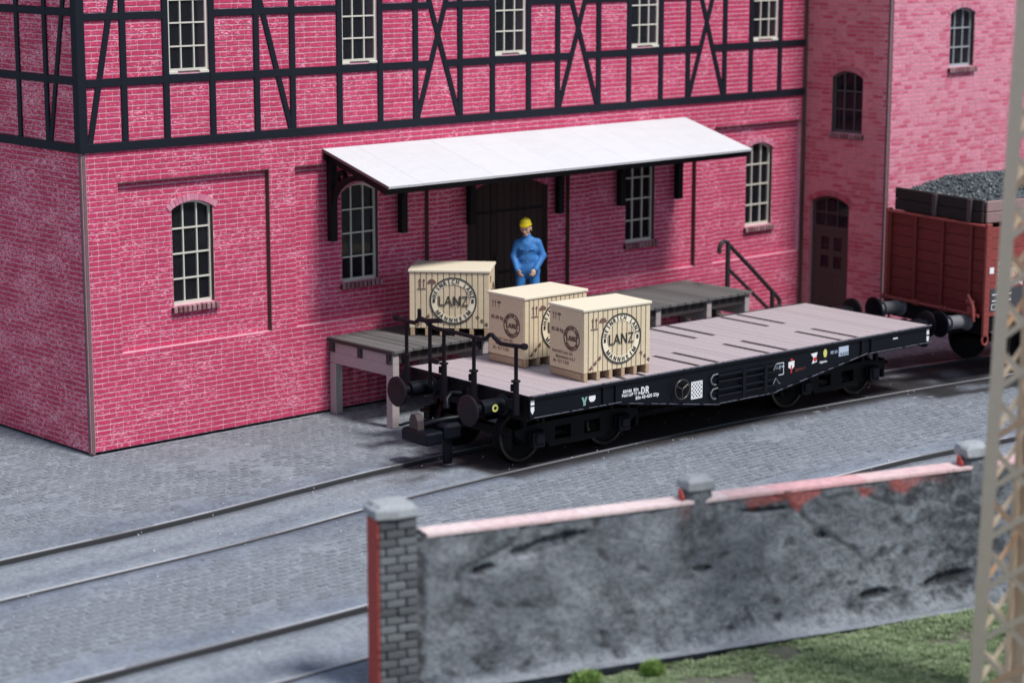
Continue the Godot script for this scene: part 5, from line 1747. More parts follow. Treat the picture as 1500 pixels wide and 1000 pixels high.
# ---------------------------------------------------------------- boundary wall, grass, mast
func boundary_wall() -> void:
	var A := Vector3(-3.2, 0, 11.33)
	var dir := Vector3(0.953, 0, 0.303)
	var turn := atan2(-dir.z, dir.x)
	var o := thing("boundary_wall", "weathered grey rendered boundary wall with pink coping and capped pillars", "wall", A, turn)
	var L := 12.0
	var H := 1.70
	var T := 0.25
	var dent := FastNoiseLite.new()
	dent.seed = 77
	dent.frequency = 0.9
	dent.fractal_octaves = 5
	var spot := FastNoiseLite.new()
	spot.seed = 99
	spot.frequency = 1.0
	spot.fractal_octaves = 4
	var crack := FastNoiseLite.new()
	crack.seed = 31
	crack.frequency = 0.55
	crack.fractal_type = FastNoiseLite.FRACTAL_RIDGED
	crack.fractal_octaves = 3
	# front and back faces of uneven render
	var grey := Color(0.155, 0.172, 0.200)
	var pale := Color(0.27, 0.295, 0.33)
	var soot_and_gap := Color(0.040, 0.044, 0.053)
	for face in 2:
		var nx := 400; var ny := 68
		var st := SurfaceTool.new()
		st.begin(Mesh.PRIMITIVE_TRIANGLES)
		for i in nx + 1:
			for j in ny + 1:
				var x := L * i / nx
				var y := -0.30 + (H + 0.30) * j / ny
				var yf := y - (soil_y(0.953 * x - 3.2, 11.36 + 0.303 * x))
				var d := 0.026 * dent.get_noise_2d(x * 1.6, y * 2.0 + face * 30)
				var k := clampf(0.5 + 1.1 * dent.get_noise_2d(x * 0.9 + 9, y * 1.1 + face * 30), 0, 1)
				var c := grey.lerp(pale, k) * 1.06
				var dirt := clampf(spot.get_noise_2d(x * 2.2, y * 2.6 + face * 50) * 3.2 - 0.2, 0, 1) * 0.6 + clampf(spot.get_noise_2d(x * 6.5, y * 7.5 + face * 50) * 3.5 - 0.6, 0, 1) * 0.6
				var zone := clampf(0.35 + 0.9 * spot.get_noise_2d(x * 0.35 + 20, y * 0.3) + smoothstep(5.4, 6.8, x) * 0.75 * (1.0 - smoothstep(8.2, 9.0, x)) + smoothstep(0.5, 0.0, yf) * 0.35, 0.12, 1)
				c = c.lerp(soot_and_gap, clampf(dirt * zone * 1.15, 0, 0.95))
				# soot under the coping, a dark gap painted beside the end pillar, darker round the others; hair cracks
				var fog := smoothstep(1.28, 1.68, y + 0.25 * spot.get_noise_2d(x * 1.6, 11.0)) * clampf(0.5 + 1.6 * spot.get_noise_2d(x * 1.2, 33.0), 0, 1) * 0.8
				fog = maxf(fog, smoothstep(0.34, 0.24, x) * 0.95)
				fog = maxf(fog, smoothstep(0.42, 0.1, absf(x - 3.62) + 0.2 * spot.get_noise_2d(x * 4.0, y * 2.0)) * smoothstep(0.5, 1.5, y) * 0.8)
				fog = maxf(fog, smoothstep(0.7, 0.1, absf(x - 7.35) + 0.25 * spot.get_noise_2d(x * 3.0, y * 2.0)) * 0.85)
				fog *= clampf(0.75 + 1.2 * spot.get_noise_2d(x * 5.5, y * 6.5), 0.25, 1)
				c = c.lerp(soot_and_gap, fog)
				var cr := crack.get_noise_2d(x * 0.9, y * 1.3 + face * 20)
				if cr > 0.72:
					c = c.lerp(soot_and_gap, smoothstep(0.72, 0.86, cr) * 0.7)
					d -= 0.012 * smoothstep(0.72, 0.86, cr)
				# broken places: hollows below the coping and at the foot
				var cracks := [[1.75, 1.44, 0.42, 0.055, 0.16], [1.62, 1.40, 0.25, 0.04, 0.1], [0.95, 1.24, 0.13, 0.045, 0.1], [4.55, 1.50, 0.30, 0.022, -0.05], [6.05, 0.30, 0.20, 0.055, 0.05], [7.1, 0.36, 0.33, 0.07, 0.12], [3.7, 0.9, 0.1, 0.03, 0.0], [5.3, 1.1, 0.06, 0.04, 0.0]]
				for q: Array in cracks:
					var e := Vector2((x - q[0]) / q[2], (y - q[1] - (x - q[0]) * q[4]) / q[3]).length() + 0.35 * spot.get_noise_2d(x * 7, y * 7)
					var deep := clampf(1.35 - e, 0, 1)
					if deep > 0:
						d -= 0.055 * smoothstep(0.0, 0.6, deep)
						c = c.lerp(soot_and_gap * 0.7, smoothstep(0.05, 0.5, deep) * 0.9)
				d += (0.10 + 0.04 * spot.get_noise_2d(x * 1.3, 70.0)) * smoothstep(0.22, 0.0, yf)           # the foot bulges out
				c = c.lerp(pale, smoothstep(0.16, 0.05, yf + 0.06 * spot.get_noise_2d(x * 3.0, 60.0)) * 0.7)
				# red undercoat where the render has come off below the coping
				var red := clampf((y - 1.57 + 0.26 * spot.get_noise_2d(x * 1.4 + 5, 3.0)) * 12.0, 0, 1) * clampf(1.0 - absf(x - 5.2) / 1.9, 0, 1) * 3.0
				red = clampf(red * clampf(0.5 + 2.2 * spot.get_noise_2d(x * 1.5, y * 4.0 + 8), 0, 1), 0, 1)
				c = c.lerp(Color(0.40, 0.10, 0.09), red * 0.85)
				st.set_color(c)
				st.set_uv(Vector2(x, y))
				st.add_vertex(Vector3(x if face == 0 else L - x, y, (d if face == 0 else -T - d)))
		for i in nx:
			for j in ny:
				var a := i * (ny + 1) + j
				var b := a + ny + 1
				for q: int in [a, a + 1, b, b, a + 1, b + 1]: st.add_index(q)
		st.generate_normals()
		put("render_coat", st.commit(), M.plaster, o)
	var core := MB.new()
	core.col = grey
	core.span(Vector3(0.01, -0.3, -T + 0.06), Vector3(L - 0.01, H - 0.03, -0.06))
	core.span(Vector3(L - 0.05, -0.3, -T + 0.02), Vector3(L + 0.02, H - 0.03, -0.02))
	put("core", core.mesh(), M.plaster, o)
	# coping: pale worn pink on top, red at its edges
	var pil := [0.0, 3.66, 7.48, 11.3]
	var cx := 0.30
	while cx < L - 0.02:
		var len_ := 0.62
		var b := MB.new()
		var m := cx + len_ * 0.5
		b.col = Color(0.86, 0.70, 0.70).lerp(Color(0.78, 0.43, 0.45), clampf(0.15 + 0.8 * blotch.get_noise_2d(m, 4.0) + smoothstep(2.6, 6.4, m) * 0.6, 0, 1))
		b.span(Vector3(-len_ / 2 + 0.0008, 0, -T - 0.012), Vector3(len_ / 2 - 0.0008, 0.045, 0.012), 0.004)
		put("coping_stone", b.mesh(), M.coping, o, Transform3D(Basis.from_euler(Vector3(rng.randf_range(-0.004, 0.004), 0, rng.randf_range(-0.001, 0.001))), Vector3(m, H - 0.022 + rng.randf_range(-0.001, 0.001), 0)))
		cx += len_
	for k in 4:
		var x: float = pil[k]
		var pb := MB.new()
		if k == 0:
			# end pillar of bricks, painted red on its end
			pb.col = soot_and_gap
			pb.span(Vector3(-0.26, -0.3, -0.24), Vector3(0.17, H + 0.235, 0.030))
			put("pillar", pb.mesh(), M.plaster, o)
			for row in 22:
				var y := -0.18 + row * 0.0955
				var cuts := [-0.27, -0.19, 0.04, 0.175] if row % 2 == 0 else [-0.27, -0.06, 0.175]
				for i in cuts.size() - 1:
					var b := MB.new()
					b.col = Color(0.20, 0.215, 0.235) * rng.randf_range(0.5, 1.15)
					b.box(Vector3(), Vector3(cuts[i + 1] - cuts[i] - 0.016, 0.078, 0.06), 0.008)
					put("brick", b.mesh(), M.old_brick, o, Transform3D(Basis.from_euler(Vector3(rng.randf_range(-0.03, 0.03), rng.randf_range(-0.03, 0.03), 0)), Vector3((cuts[i] + cuts[i + 1]) * 0.5, y + 0.042, 0.030 + rng.randf_range(-0.008, 0.008))))
			var rp := MB.new()
			rp.span(Vector3(-0.285, -0.3, -0.255), Vector3(-0.262, H + 0.23, 0.045), 0.006)
			for i in 14:
				rp.box(Vector3(-0.275, rng.randf_range(0.1, 1.8), 0.045), Vector3(0.022, rng.randf_range(0.03, 0.12), 0.02), 0.006)
			put("painted_end", rp.mesh(), M.red_paint, o)
		else:
			# the render runs on over the pillar: only a lumpy swelling shows below the cap
			pb.col = Color(0.17, 0.185, 0.21)
			var prv := []
			for q: Array in [[-0.3, 0.15, 0.06], [0.9, 0.15, 0.085], [1.25, 0.17, 0.125], [1.45, 0.19, 0.145], [1.62, 0.20, 0.155], [1.74, 0.195, 0.155], [1.84, 0.17, 0.14]]:
				var rg := []
				for t in 12:
					var an := TAU * t / 12.0
					var sq := 1.0 / maxf(absf(cos(an)), absf(sin(an))) * 0.88
					rg.append(Vector3(x + cos(an) * q[1] * minf(sq, 1.18) + rng.randf_range(-0.012, 0.012), q[0], -T / 2 - sin(an) * q[2] * minf(sq, 1.18) + rng.randf_range(-0.012, 0.012)))
				if prv.size() > 0:
					for t in 12: pb.quad(prv[t], prv[(t + 1) % 12], rg[(t + 1) % 12], rg[t])
				prv = rg
			put("pillar", pb.mesh(), M.plaster, o)
			var chip := MB.new()
			chip.prism(PackedVector2Array([Vector2(-0.05, -0.09), Vector2(0.035, -0.13), Vector2(0.06, -0.02), Vector2(0.0, 0.05), Vector2(-0.06, 0.06)]), 0, 0.02)
			put("red_chip", chip.mesh(), M.red_paint, o, Transform3D(Basis(Vector3.UP, -PI / 2), Vector3(x - 0.205, H + 0.085, -0.06)))
		# cap: a slab with a low, worn pyramid
		var c := MB.new()
		var w := 0.265 if k == 0 else 0.195
		var ct := MB.new()
		var hh := [0.0, 0.03, 0.13, 0.155, 0.20]
		var ww := [w - 0.03, w, w, w - 0.02, w * (0.8 if k == 0 else 0.55)]
		var y0: float = H + (0.235 if k == 0 else 0.12)
		var jit := func(s: float) -> float: return rng.randf_range(-s, s)
		var prev := []
		for i in 5:
			var ring := []
			for q: Vector2 in [Vector2(-1, 1), Vector2(0, 1), Vector2(1, 1), Vector2(1, 0), Vector2(1, -1), Vector2(0, -1), Vector2(-1, -1), Vector2(-1, 0)]:
				var f := 0.93 if absf(q.x * q.y) > 0.5 else 1.0
				ring.append(Vector3(x - (0.06 if k == 0 else 0.0) + q.x * ww[i] * f * 0.95 + jit.call(0.016), y0 + hh[i] * (0.8 if k == 0 else 0.85) + jit.call(0.008), -T / 2 + 0.01 + q.y * ww[i] * f * 0.80 + jit.call(0.012)))
			if i > 0:
				for j in 8:
					c.quad(prev[j], prev[(j + 1) % 8], ring[(j + 1) % 8], ring[j])
			prev = ring
		var mid := Vector3.ZERO
		for p: Vector3 in prev: mid += p / 8.0
		for j in 8: c.tri(prev[j], prev[(j + 1) % 8], mid + Vector3(0, 0.01, 0))
		put("cap", c.mesh(), M.cap_stone, o)

func soil_y(x: float, z: float) -> float:
	var d := z - wall_line(x)
	return clampf(-0.145 + 0.028 * (x + 1.5), -0.2, 0.0) + 0.03 * smoothstep(0.3, 1.4, d) + 0.05 * wobble.get_noise_2d(x * 1.5, z * 1.5) * smoothstep(0.0, 0.5, d)

func verge() -> void:
	var st := SurfaceTool.new()
	st.begin(Mesh.PRIMITIVE_TRIANGLES)
	var nx := 110; var nz := 40
	for i in nx + 1:
		for j in nz + 1:
			var x := -12.0 + 34.0 * i / nx
			var z := wall_line(x) - 0.10 + 14.0 * pow(float(j) / nz, 1.6)
			st.set_color(Color(1, 1, 1).lerp(Color(1.5, 0.95, 0.7), clampf(blotch.get_noise_2d(x * 1.2, z * 1.2) * 1.5, 0, 0.6)))
			st.add_vertex(Vector3(x, soil_y(x, z) + 0.002, z))
	for i in nx:
		for j in nz:
			var a := i * (nz + 1) + j
			var b := a + nz + 1
			for q: int in [a, b, a + 1, b, b + 1, a + 1]: st.add_index(q)
	st.generate_normals()
	structure(put("verge", st.commit(), M.soil), "earth verge in front of the wall")
	var blade := MB.new()
	for k in 5:
		var a := TAU * k / 5.0 + rng.randf()
		var d := Vector3(cos(a), 0, sin(a))
		var s := Vector3(-d.z, 0, d.x) * 0.008
		var p0 := d * 0.012
		var p1 := d * rng.randf_range(0.02, 0.035) + Vector3(0, rng.randf_range(0.03, 0.05), 0)
		var p2 := d * rng.randf_range(0.035, 0.06) + Vector3(0, rng.randf_range(0.05, 0.075), 0)
		blade.quad(p0 - s, p0 + s, p1 + s * 0.8, p1 - s * 0.8)
		blade.tri(p1 - s * 0.8, p1 + s * 0.8, p2)
	var bm := blade.mesh()
	var spots := []
	var cols := []
	while spots.size() < 26000:
		var x := rng.randf_range(-3.5, 7.5)
		var z := wall_line(x) + 0.02 + pow(rng.randf(), 1.25) * 4.6
		var d := z - wall_line(x)
		var b := blotch.get_noise_2d(x * 1.3 + 7, z * 1.3)
		if b < -0.22 - 0.2 * rng.randf(): continue
		if d < 0.24 + 0.25 * b: continue
		if not in_view(Vector3(x, 0, z), 1.25): continue
		var s := rng.randf_range(0.4, 0.95) * (1.0 + 0.5 * b)
		spots.append(Transform3D(Basis(Vector3.UP, rng.randf() * TAU) * Basis.from_scale(Vector3(s * 1.3, s, s * 1.3)), Vector3(x, soil_y(x, z), z)))
		cols.append(Color(0.13, 0.20, 0.085).lerp(Color(0.30, 0.36, 0.22), rng.randf()) * rng.randf_range(0.8, 1.3))
	for q: Array in [[-1.35, 0.34, 0.15], [-0.6, 0.42, 0.08]]:     # taller tufts at the wall's foot
		for i in 260:
			var a := rng.randf() * TAU
			var r: float = sqrt(rng.randf()) * q[2]
			var x: float = q[0] + cos(a) * r
			var z: float = wall_line(q[0]) + q[1] + sin(a) * r * 0.7
			var s := rng.randf_range(1.0, 2.2)
			spots.append(Transform3D(Basis.from_euler(Vector3(rng.randf_range(-0.4, 0.4), rng.randf() * TAU, rng.randf_range(-0.4, 0.4))) * Basis.from_scale(Vector3.ONE * s), Vector3(x, soil_y(x, z) + rng.randf() * 0.10 * (1.0 - r / q[2]), z)))
			cols.append(Color(0.14, 0.26, 0.05).lerp(Color(0.27, 0.38, 0.12), rng.randf()))
	var mm := MultiMesh.new()
	mm.transform_format = MultiMesh.TRANSFORM_3D
	mm.use_colors = true
	mm.mesh = bm
	mm.instance_count = spots.size()
	for i in spots.size():
		mm.set_instance_transform(i, spots[i])
		mm.set_instance_color(i, cols[i])
	var g := MultiMeshInstance3D.new()
	g.name = "grass"
	g.multimesh = mm
	g.material_override = M.grass
	tag(g, "short mossy green grass along the foot of the boundary wall", "grass")
	stuff(g)
	add_child(g, true)

func mast() -> void:
	var o := thing("lattice_mast", "tan painted steel lattice mast standing in the grass at the right edge", "mast", Vector3(1.33, -0.10, 16.14), YAW)
	# local: x to the right of the picture, z towards the camera; the four legs stand on the diagonals
	var H := 10.5
	var rad := func(y: float) -> float: return 0.585 - 0.026 * y
	var dirs := [Vector3(-1, 0, 0), Vector3(0, 0, 1), Vector3(1, 0, 0), Vector3(0, 0, -1)]
	for k in 4:
		var d: Vector3 = dirs[k]
		var b := MB.new()
		var s := Vector3(-d.z, 0, d.x)
		var a0: Vector3 = d * rad.call(0.0); var a1: Vector3 = d * rad.call(H) + Vector3(0, H, 0)
		# an angle iron: two flats along the two neighbouring faces
		for t: float in [-1.0, 1.0]:
			var f := (-d + s * t).normalized() * 0.075
			var up := (d + s * t).normalized()
			b.beam(a0 + f, a1 + f, 0.15, 0.018, up)
		put("leg", b.mesh(), M.mast_paint, o)
	var y := 0.25
	var i := 0
	while y < H - 0.9:
		var step := 0.56 - 0.012 * y
		for k in 4:
			var d0: Vector3 = dirs[k]; var d1: Vector3 = dirs[(k + 1) % 4]
			var nrm := (d0 + d1).normalized()
			var in0 := (d1 - d0).normalized() * 0.05
			for t in 2:
				var lo := d0 if t == 0 else d1
				var hi := d1 if t == 0 else d0
				var p: Vector3 = lo * (rad.call(y) - 0.012) + Vector3(0, y, 0) + nrm * (0.011 if t == 0 else -0.006)
				var q: Vector3 = hi * (rad.call(y + step) - 0.012) + Vector3(0, y + step, 0) + nrm * (0.011 if t == 0 else -0.006)
				var b := MB.new()
				b.beam(p, q, 0.062, 0.012, nrm)
				put("brace", b.mesh(), M.mast_rust if (i * 3 + k + t) % 5 == 0 else M.mast_paint, o)
		y += step
		i += 1
	var f := MB.new()
	f.box(Vector3(0, 0.06, 0), Vector3(1.0, 0.14, 1.0), 0.03, Basis(Vector3.UP, PI / 4))
	put("footing", f.mesh(), M.cap_stone, o)

# ---------------------------------------------------------------- the worker
# Meshes a smooth union of tapered capsules on a grid (surface nets). bones: [a, b, ra, rb, colour]
func nets(mb: MB, bones: Array, cell: float, k: float) -> void:
	var lo := Vector3.ONE * 1e9
	var hi := -lo
	for b: Array in bones:
		for q: Array in [[b[0], b[2]], [b[1], b[3]]]:
			lo = lo.min(q[0] - Vector3.ONE * (q[1] + cell * 3)); hi = hi.max(q[0] + Vector3.ONE * (q[1] + cell * 3))
	var n := Vector3i(((hi - lo) / cell).ceil()) + Vector3i.ONE
	var f := PackedFloat32Array()
	f.resize(n.x * n.y * n.z)
	f.fill(1.0)
	var sx := n.y * n.z
	var sy := n.z
	for b: Array in bones:
		var a: Vector3 = b[0]; var e: Vector3 = b[1]; var ra: float = b[2]; var rb: float = b[3]
		var m := maxf(ra, rb) + k + cell * 2
		var l := Vector3i((((a.min(e) - Vector3.ONE * m) - lo) / cell).floor()).max(Vector3i.ZERO)
		var h := Vector3i((((a.max(e) + Vector3.ONE * m) - lo) / cell).ceil()).min(n - Vector3i.ONE)
		var ab := e - a
		var inv := 1.0 / maxf(ab.length_squared(), 1e-9)
		for x in range(l.x, h.x + 1):
			for y in range(l.y, h.y + 1):
				var at := x * sx + y * sy
				for z in range(l.z, h.z + 1):
					var p := lo + Vector3(x, y, z) * cell - a
					var t := clampf(p.dot(ab) * inv, 0, 1)
					var d := (p - ab * t).length() - lerpf(ra, rb, t)
					var c := f[at + z]
					var g := maxf(k - absf(c - d), 0.0) / k
					f[at + z] = minf(c, d) - g * g * k * 0.25
	var idx := PackedInt32Array()
	idx.resize(f.size())
	idx.fill(-1)
	var pos := PackedVector3Array()
	var corner := [0, sx, sy, sx + sy, 1, sx + 1, sy + 1, sx + sy + 1]
	var cv := [Vector3(0, 0, 0), Vector3(1, 0, 0), Vector3(0, 1, 0), Vector3(1, 1, 0), Vector3(0, 0, 1), Vector3(1, 0, 1), Vector3(0, 1, 1), Vector3(1, 1, 1)]
	var edges := [[0, 1], [2, 3], [4, 5], [6, 7], [0, 2], [1, 3], [4, 6], [5, 7], [0, 4], [1, 5], [2, 6], [3, 7]]
	for x in n.x - 1:
		for y in n.y - 1:
			for z in n.z - 1:
				var at := x * sx + y * sy + z
				var c0 := f[at]
				if c0 > cell * 2.5 or c0 < -cell * 2.5: continue
				var s := 0
				for i in 8:
					if f[at + corner[i]] < 0: s += 1
				if s == 0 or s == 8: continue
				var sum := Vector3.ZERO
				var cnt := 0
				for e: Array in edges:
					var d0 := f[at + corner[e[0]]]; var d1 := f[at + corner[e[1]]]
					if (d0 < 0) != (d1 < 0):
						sum += cv[e[0]].lerp(cv[e[1]], d0 / (d0 - d1))
						cnt += 1
				idx[at] = pos.size()
				pos.append(lo + (Vector3(x, y, z) + sum / cnt) * cell)
	var norm := PackedVector3Array()
	norm.resize(pos.size())
	var cols := PackedColorArray()
	for i in pos.size():
		var best := 1e9
		var bc := Color.WHITE
		for b: Array in bones:
			var ab: Vector3 = b[1] - b[0]
			var t := clampf((pos[i] - b[0]).dot(ab) / maxf(ab.length_squared(), 1e-9), 0, 1)
			var d: float = (pos[i] - b[0] - ab * t).length() - lerpf(b[2], b[3], t)
			if d < best:
				best = d; bc = b[4]
		cols.append(bc)
	var tris := PackedInt32Array()
	var steps := [sx, sy, 1]
	for x in range(1, n.x - 1):
		for y in range(1, n.y - 1):
			for z in range(1, n.z - 1):
				var at := x * sx + y * sy + z
				if idx[at] < 0 and idx[at - sx] < 0 and idx[at - sy] < 0 and idx[at - 1] < 0: continue
				for ax in 3:
					var a := f[at]; var b := f[at + steps[ax]]
					if (a < 0) == (b < 0): continue
					var u: int = steps[(ax + 1) % 3]; var w: int = steps[(ax + 2) % 3]
					var q := [idx[at], idx[at - u], idx[at - u - w], idx[at - w]]
					if q.min() < 0: continue
					if a < 0: tris.append_array([q[0], q[2], q[1], q[0], q[3], q[2]])
					else: tris.append_array([q[0], q[1], q[2], q[0], q[2], q[3]])
	for i in range(0, tris.size(), 3):
		var m := (pos[tris[i + 2]] - pos[tris[i]]).cross(pos[tris[i + 1]] - pos[tris[i]])
		for j in 3: norm[tris[i + j]] += m
	for i in tris.size():
		mb.v.append(mb.xf * pos[tris[i]])
		mb.n.append((mb.xf.basis * norm[tris[i]]).normalized())
		mb.c.append(cols[tris[i]])

func worker() -> void:
	# local: x to the right of the picture, z towards the camera, y up from the soles
	var o := thing("person", "person in blue work jacket and trousers with yellow hard hat, looking down", "person", Vector3(8.24, 1.298, 0.98), YAW)
	var blue := Color(0.040, 0.205, 0.56)
	var trouser := Color(0.042, 0.215, 0.58)
	var skin := Color(0.80, 0.52, 0.38)
	var boot := Color(0.03, 0.025, 0.025)
	var V := func(x: float, y: float, z: float) -> Vector3: return Vector3(x, y, z)
	var mb := MB.new()
	var body := [
		# trunk, leaning a little forward
		[V.call(-0.055, 0.90, 0.0), V.call(0.075, 0.90, 0.0), 0.135, 0.135, blue],
		[V.call(-0.05, 1.06, 0.0), V.call(0.07, 1.06, 0.0), 0.127, 0.125, blue],
		[V.call(-0.06, 1.22, 0.01), V.call(0.09, 1.22, 0.01), 0.117, 0.117, blue],
		[V.call(0.01, 0.92, 0.0), V.call(0.015, 1.28, 0.01), 0.13, 0.13, blue],
		[V.call(-0.135, 1.325, 0.0), V.call(0.165, 1.335, 0.0), 0.070, 0.072, blue],
		[V.call(-0.04, 1.35, 0.01), V.call(0.06, 1.36, 0.01), 0.09, 0.09, blue],
		[V.call(0.0, 1.38, 0.02), V.call(0.0, 1.455, 0.035), 0.068, 0.060, blue],
		# arms: sleeve to the wrist
		[V.call(-0.165, 1.315, 0.0), V.call(-0.230, 1.09, 0.0), 0.070, 0.060, blue],
		[V.call(-0.230, 1.09, 0.0), V.call(-0.165, 0.885, 0.17), 0.060, 0.050, blue],
		[V.call(0.190, 1.325, 0.0), V.call(0.275, 1.10, -0.01), 0.072, 0.062, blue],
		[V.call(0.275, 1.10, -0.01), V.call(0.155, 0.885, 0.16), 0.064, 0.050, blue],
		# jacket skirt
		[V.call(-0.085, 0.84, 0.0), V.call(0.105, 0.84, 0.0), 0.128, 0.128, blue],
		# legs
		[V.call(-0.085, 0.82, 0.0), V.call(-0.125, 0.47, 0.04), 0.108, 0.078, trouser],
		[V.call(-0.125, 0.47, 0.04), V.call(-0.145, 0.10, -0.01), 0.078, 0.066, trouser],
		[V.call(0.115, 0.82, 0.0), V.call(0.16, 0.47, 0.03), 0.108, 0.078, trouser],
		[V.call(0.16, 0.47, 0.03), V.call(0.18, 0.10, -0.02), 0.078, 0.066, trouser],
		[V.call(-0.145, 0.05, -0.05), V.call(-0.175, 0.038, 0.14), 0.050, 0.042, boot],
		[V.call(0.18, 0.05, -0.06), V.call(0.21, 0.038, 0.13), 0.050, 0.042, boot],
	]
	nets(mb, body, 0.0135, 0.035)
	# head, turned down and a little to the left
	var head := MB.new()
	var hf := Transform3D(Basis.from_euler(Vector3(0.20, -0.25, 0.04)), V.call(-0.015, 1.575, 0.06))
	mb.xf = hf
	var hs := [
		[Vector3(0, 0.035, -0.02), Vector3(0, 0.045, 0.02), 0.088, 0.082, skin],
		[Vector3(0, -0.03, 0.025), Vector3(0, -0.075, 0.045), 0.062, 0.040, skin],
		[Vector3(-0.03, -0.01, 0.035), Vector3(0.03, -0.01, 0.035), 0.045, 0.045, skin],
		[Vector3(0, 0.012, 0.098), Vector3(0, -0.022, 0.112), 0.011, 0.016, skin],
		[Vector3(-0.014, -0.026, 0.100), Vector3(0.014, -0.026, 0.100), 0.010, 0.010, skin],
		[Vector3(-0.045, 0.03, 0.085), Vector3(-0.014, 0.026, 0.094), 0.009, 0.010, Color(0.40, 0.22, 0.15)],
		[Vector3(0.045, 0.03, 0.085), Vector3(0.014, 0.026, 0.094), 0.009, 0.010, Color(0.40, 0.22, 0.15)],
		[Vector3(-0.019, -0.051, 0.093), Vector3(0.019, -0.051, 0.093), 0.0085, 0.0085, Color(0.45, 0.17, 0.13)],
		[Vector3(-0.088, 0.015, -0.01), Vector3(-0.088, -0.025, -0.012), 0.017, 0.012, skin],
		[Vector3(0.088, 0.015, -0.01), Vector3(0.088, -0.025, -0.012), 0.017, 0.012, skin],
		[Vector3(0, -0.06, -0.02), Vector3(0, -0.14, -0.055), 0.054, 0.058, skin],
	]
	nets(mb, hs, 0.0055, 0.014)
	for s: float in [-1.0, 1.0]:    # eyes
		mb.xf = hf * Transform3D(Basis(Vector3.RIGHT, PI / 2), Vector3(s * 0.031, 0.012, 0.0875))
		mb.col = Color(0.5, 0.45, 0.42)
		mb.lathe([Vector2(0.011, -0.004), Vector2(0.008, 0.004), Vector2(0.0, 0.006)], 10)
		mb.xf = hf * Transform3D(Basis(Vector3.RIGHT, PI / 2), Vector3(s * 0.030, 0.010, 0.093))
		mb.col = Color(0.03, 0.03, 0.04)
		mb.lathe([Vector2(0.005, -0.002), Vector2(0.0, 0.0015)], 8)
	# hands: palm, four bent fingers, thumb
	for s: float in [-1.0, 1.0]:
		var wrist: Vector3 = V.call(-0.165, 0.885, 0.17) if s < 0 else V.call(0.155, 0.885, 0.16)
		var fwd := Vector3(0.36, -0.78, 0.42).normalized() if s < 0 else Vector3(-0.36, -0.62, 0.60).normalized()
		var side := Vector3(0.45, 0.0, 0.9).normalized() * (1.0 if s < 0 else 1.0)
		if s > 0: side = Vector3(-0.55, 0.1, 0.8).normalized()
		side = (side - fwd * side.dot(fwd)).normalized()           # towards the thumb
		var palm := fwd.cross(side) * s                              # the way the fingers curl
		var hb := [[wrist - fwd * 0.02, wrist + fwd * 0.03, 0.029, 0.030, skin]]
		for i in 4:
			var o2 := side * (0.030 - 0.020 * i)
			hb.append([wrist + fwd * 0.025 + o2 * 0.6, wrist + fwd * 0.085 + o2, 0.0155, 0.0125, skin])
			var l: float = [0.042, 0.047, 0.043, 0.034][i]
			var k0 := wrist + fwd * 0.088 + o2
			var d1 := (fwd * 0.86 + palm * 0.42).normalized()
			var d2 := (fwd * 0.45 + palm * 0.85).normalized()
			hb.append([k0, k0 + d1 * l, 0.0098, 0.0088, skin])
			hb.append([k0 + d1 * l, k0 + d1 * l + d2 * l * 0.75, 0.0088, 0.0075, skin])
		var t0 := wrist + fwd * 0.03 + side * 0.026
		var t1 := t0 + (fwd * 0.7 + side * 0.65 + palm * 0.25).normalized() * 0.042
		hb.append([t0, t1, 0.0135, 0.011, skin])
		hb.append([t1, t1 + (fwd * 0.95 + palm * 0.35).normalized() * 0.034, 0.0105, 0.0085, skin])
		mb.xf = Transform3D()
		nets(mb, hb, 0.0042, 0.006)
	mb.xf = Transform3D()
	put("body", mb.mesh(), M.cloth, o)
	# hard hat
	var h := MB.new()
	h.xf = hf * Transform3D(Basis.from_euler(Vector3(-0.16, 0, 0)), Vector3(0, 0.084, -0.008))
	h.xf.basis = h.xf.basis * Basis.from_scale(Vector3(0.86, 0.98, 1.0))
	h.lathe([Vector2(0.105, -0.008), Vector2(0.128, -0.012), Vector2(0.130, -0.006), Vector2(0.116, 0.006), Vector2(0.113, 0.03), Vector2(0.103, 0.065), Vector2(0.082, 0.092), Vector2(0.050, 0.110), Vector2(0.018, 0.117), Vector2(0.0, 0.118)], 28)
	var pk := PackedVector2Array()
	for i in 13:
		var a := lerpf(-1.05, 1.05, i / 12.0)
		pk.append(Vector2(sin(a) * 0.115, cos(a) * 0.155))
	pk.append(Vector2(0.09, 0.055)); pk.append(Vector2(-0.09, 0.055))
	var keep := h.xf
	h.xf = keep * Transform3D(Basis(Vector3.RIGHT, PI / 2 + 0.12), Vector3(0, 0.002, 0.006))
	h.prism(pk, 0.004, 0.012)
	h.xf = keep
	h.tube([Vector3(0, 0.045, 0.108), Vector3(0, 0.085, 0.086), Vector3(0, 0.112, 0.045), Vector3(0, 0.119, 0.0), Vector3(0, 0.112, -0.045), Vector3(0, 0.085, -0.086), Vector3(0, 0.045, -0.108)], 0.010, 6)
	put("hard_hat", h.mesh(), M.helmet, o)
	# collar, lapels, pockets, buttons
	var c := MB.new()
	c.col = blue * 1.25
	for s: float in [-1.0, 1.0]:
		c.beam(Vector3(s * 0.066, 1.43, 0.060), Vector3(s * 0.016, 1.31, 0.132), 0.034, 0.014, Vector3(s * 0.3, 0.4, 0.9), 0.004)
		c.beam(Vector3(s * 0.072, 1.445, 0.040), Vector3(s * 0.05, 1.465, -0.06), 0.014, 0.045, Vector3.UP, 0.004)
	put("collar", c.mesh(), M.cloth, o)
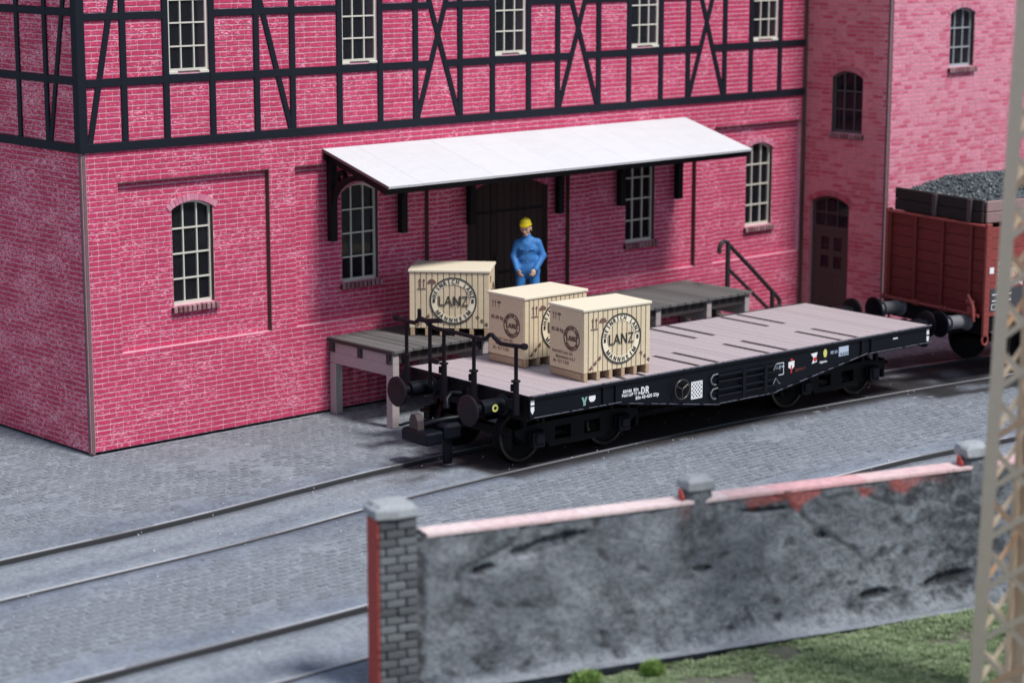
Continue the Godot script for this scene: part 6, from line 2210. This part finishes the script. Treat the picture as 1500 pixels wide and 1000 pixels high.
	for s: float in [-1.0, 1.0]:
		var p := MB.new()
		p.col = blue * 1.2
		p.box(Vector3(), Vector3(0.095, 0.022, 0.012), 0.004)
		put("pocket_flap", p.mesh(), M.cloth, o, Transform3D(Basis.from_euler(Vector3(-0.1, s * 0.32, 0)), Vector3(0.012 + s * 0.085, 1.235, 0.142)))
	var bt := MB.new()
	for i in 4:
		bt.col = Color(0.25, 0.45, 0.7)
		bt.xf = Transform3D(Basis(Vector3.RIGHT, PI / 2), Vector3(0.012, 1.22 - i * 0.105, 0.144 - 0.004 * i))
		bt.lathe([Vector2(0.010, 0), Vector2(0.010, 0.006), Vector2(0.0, 0.007)], 8)
	put("buttons", bt.mesh(), M.cloth, o)

# ---------------------------------------------------------------- everything
func _ready() -> void:
	rng.seed = 20240
	wobble.seed = 5
	wobble.frequency = 0.35
	blotch.seed = 11
	blotch.frequency = 0.55
	blotch.fractal_octaves = 4
	var cam := Camera3D.new()
	cam.name = "camera"
	cam.projection = Camera3D.PROJECTION_PERSPECTIVE
	cam.transform = Transform3D(Basis.from_euler(Vector3(-0.19, YAW, 0.001)), CAM)
	cam.near = 0.5
	cam.far = 1200.0
	var at := CameraAttributesPhysical.new()
	at.frustum_focal_length = 114.0
	at.frustum_focus_distance = 34.0
	at.exposure_aperture = 0.74
	at.frustum_near = 0.5
	at.frustum_far = 1200.0
	cam.attributes = at
	cam.fov = rad_to_deg(2.0 * atan(500.0 / 3253.74))
	add_child(cam)
	cam.current = true
	var env := Environment.new()
	env.background_mode = Environment.BG_SKY
	var sky := Sky.new()
	var sm := ProceduralSkyMaterial.new()
	sm.sky_top_color = Color(0.70, 0.77, 0.86)
	sm.sky_horizon_color = Color(0.72, 0.75, 0.82)
	sm.ground_bottom_color = Color(0.30, 0.30, 0.33)
	sm.ground_horizon_color = Color(0.50, 0.52, 0.56)
	sm.sky_energy_multiplier = 0.60
	sm.ground_energy_multiplier = 0.5
	sky.sky_material = sm
	env.sky = sky
	env.tonemap_mode = Environment.TONE_MAPPER_LINEAR
	env.tonemap_exposure = 2.65
	env.sdfgi_enabled = true
	env.ssao_enabled = true
	env.ssil_enabled = true
	var we := WorldEnvironment.new()
	we.environment = env
	add_child(we)
	var sun := DirectionalLight3D.new()
	sun.light_energy = 0.5
	sun.light_color = Color(1.0, 0.985, 0.96)
	sun.light_angular_distance = 12.0
	sun.shadow_enabled = true
	var el := deg_to_rad(57.0)
	var az := deg_to_rad(9.0)                # from the facade's normal towards +x
	var to := Vector3(sin(az) * cos(el), sin(el), cos(az) * cos(el))
	sun.look_at_from_position(to * 50.0, Vector3.ZERO)
	sun.sky_mode = DirectionalLight3D.SKY_MODE_LIGHT_ONLY
	add_child(sun)
	make_materials()
	street()
	shed()
	tower()
	platform()
	flat_wagon()
	coal_wagon()
	boundary_wall()
	crates()
	worker()
	mast()
	verge()
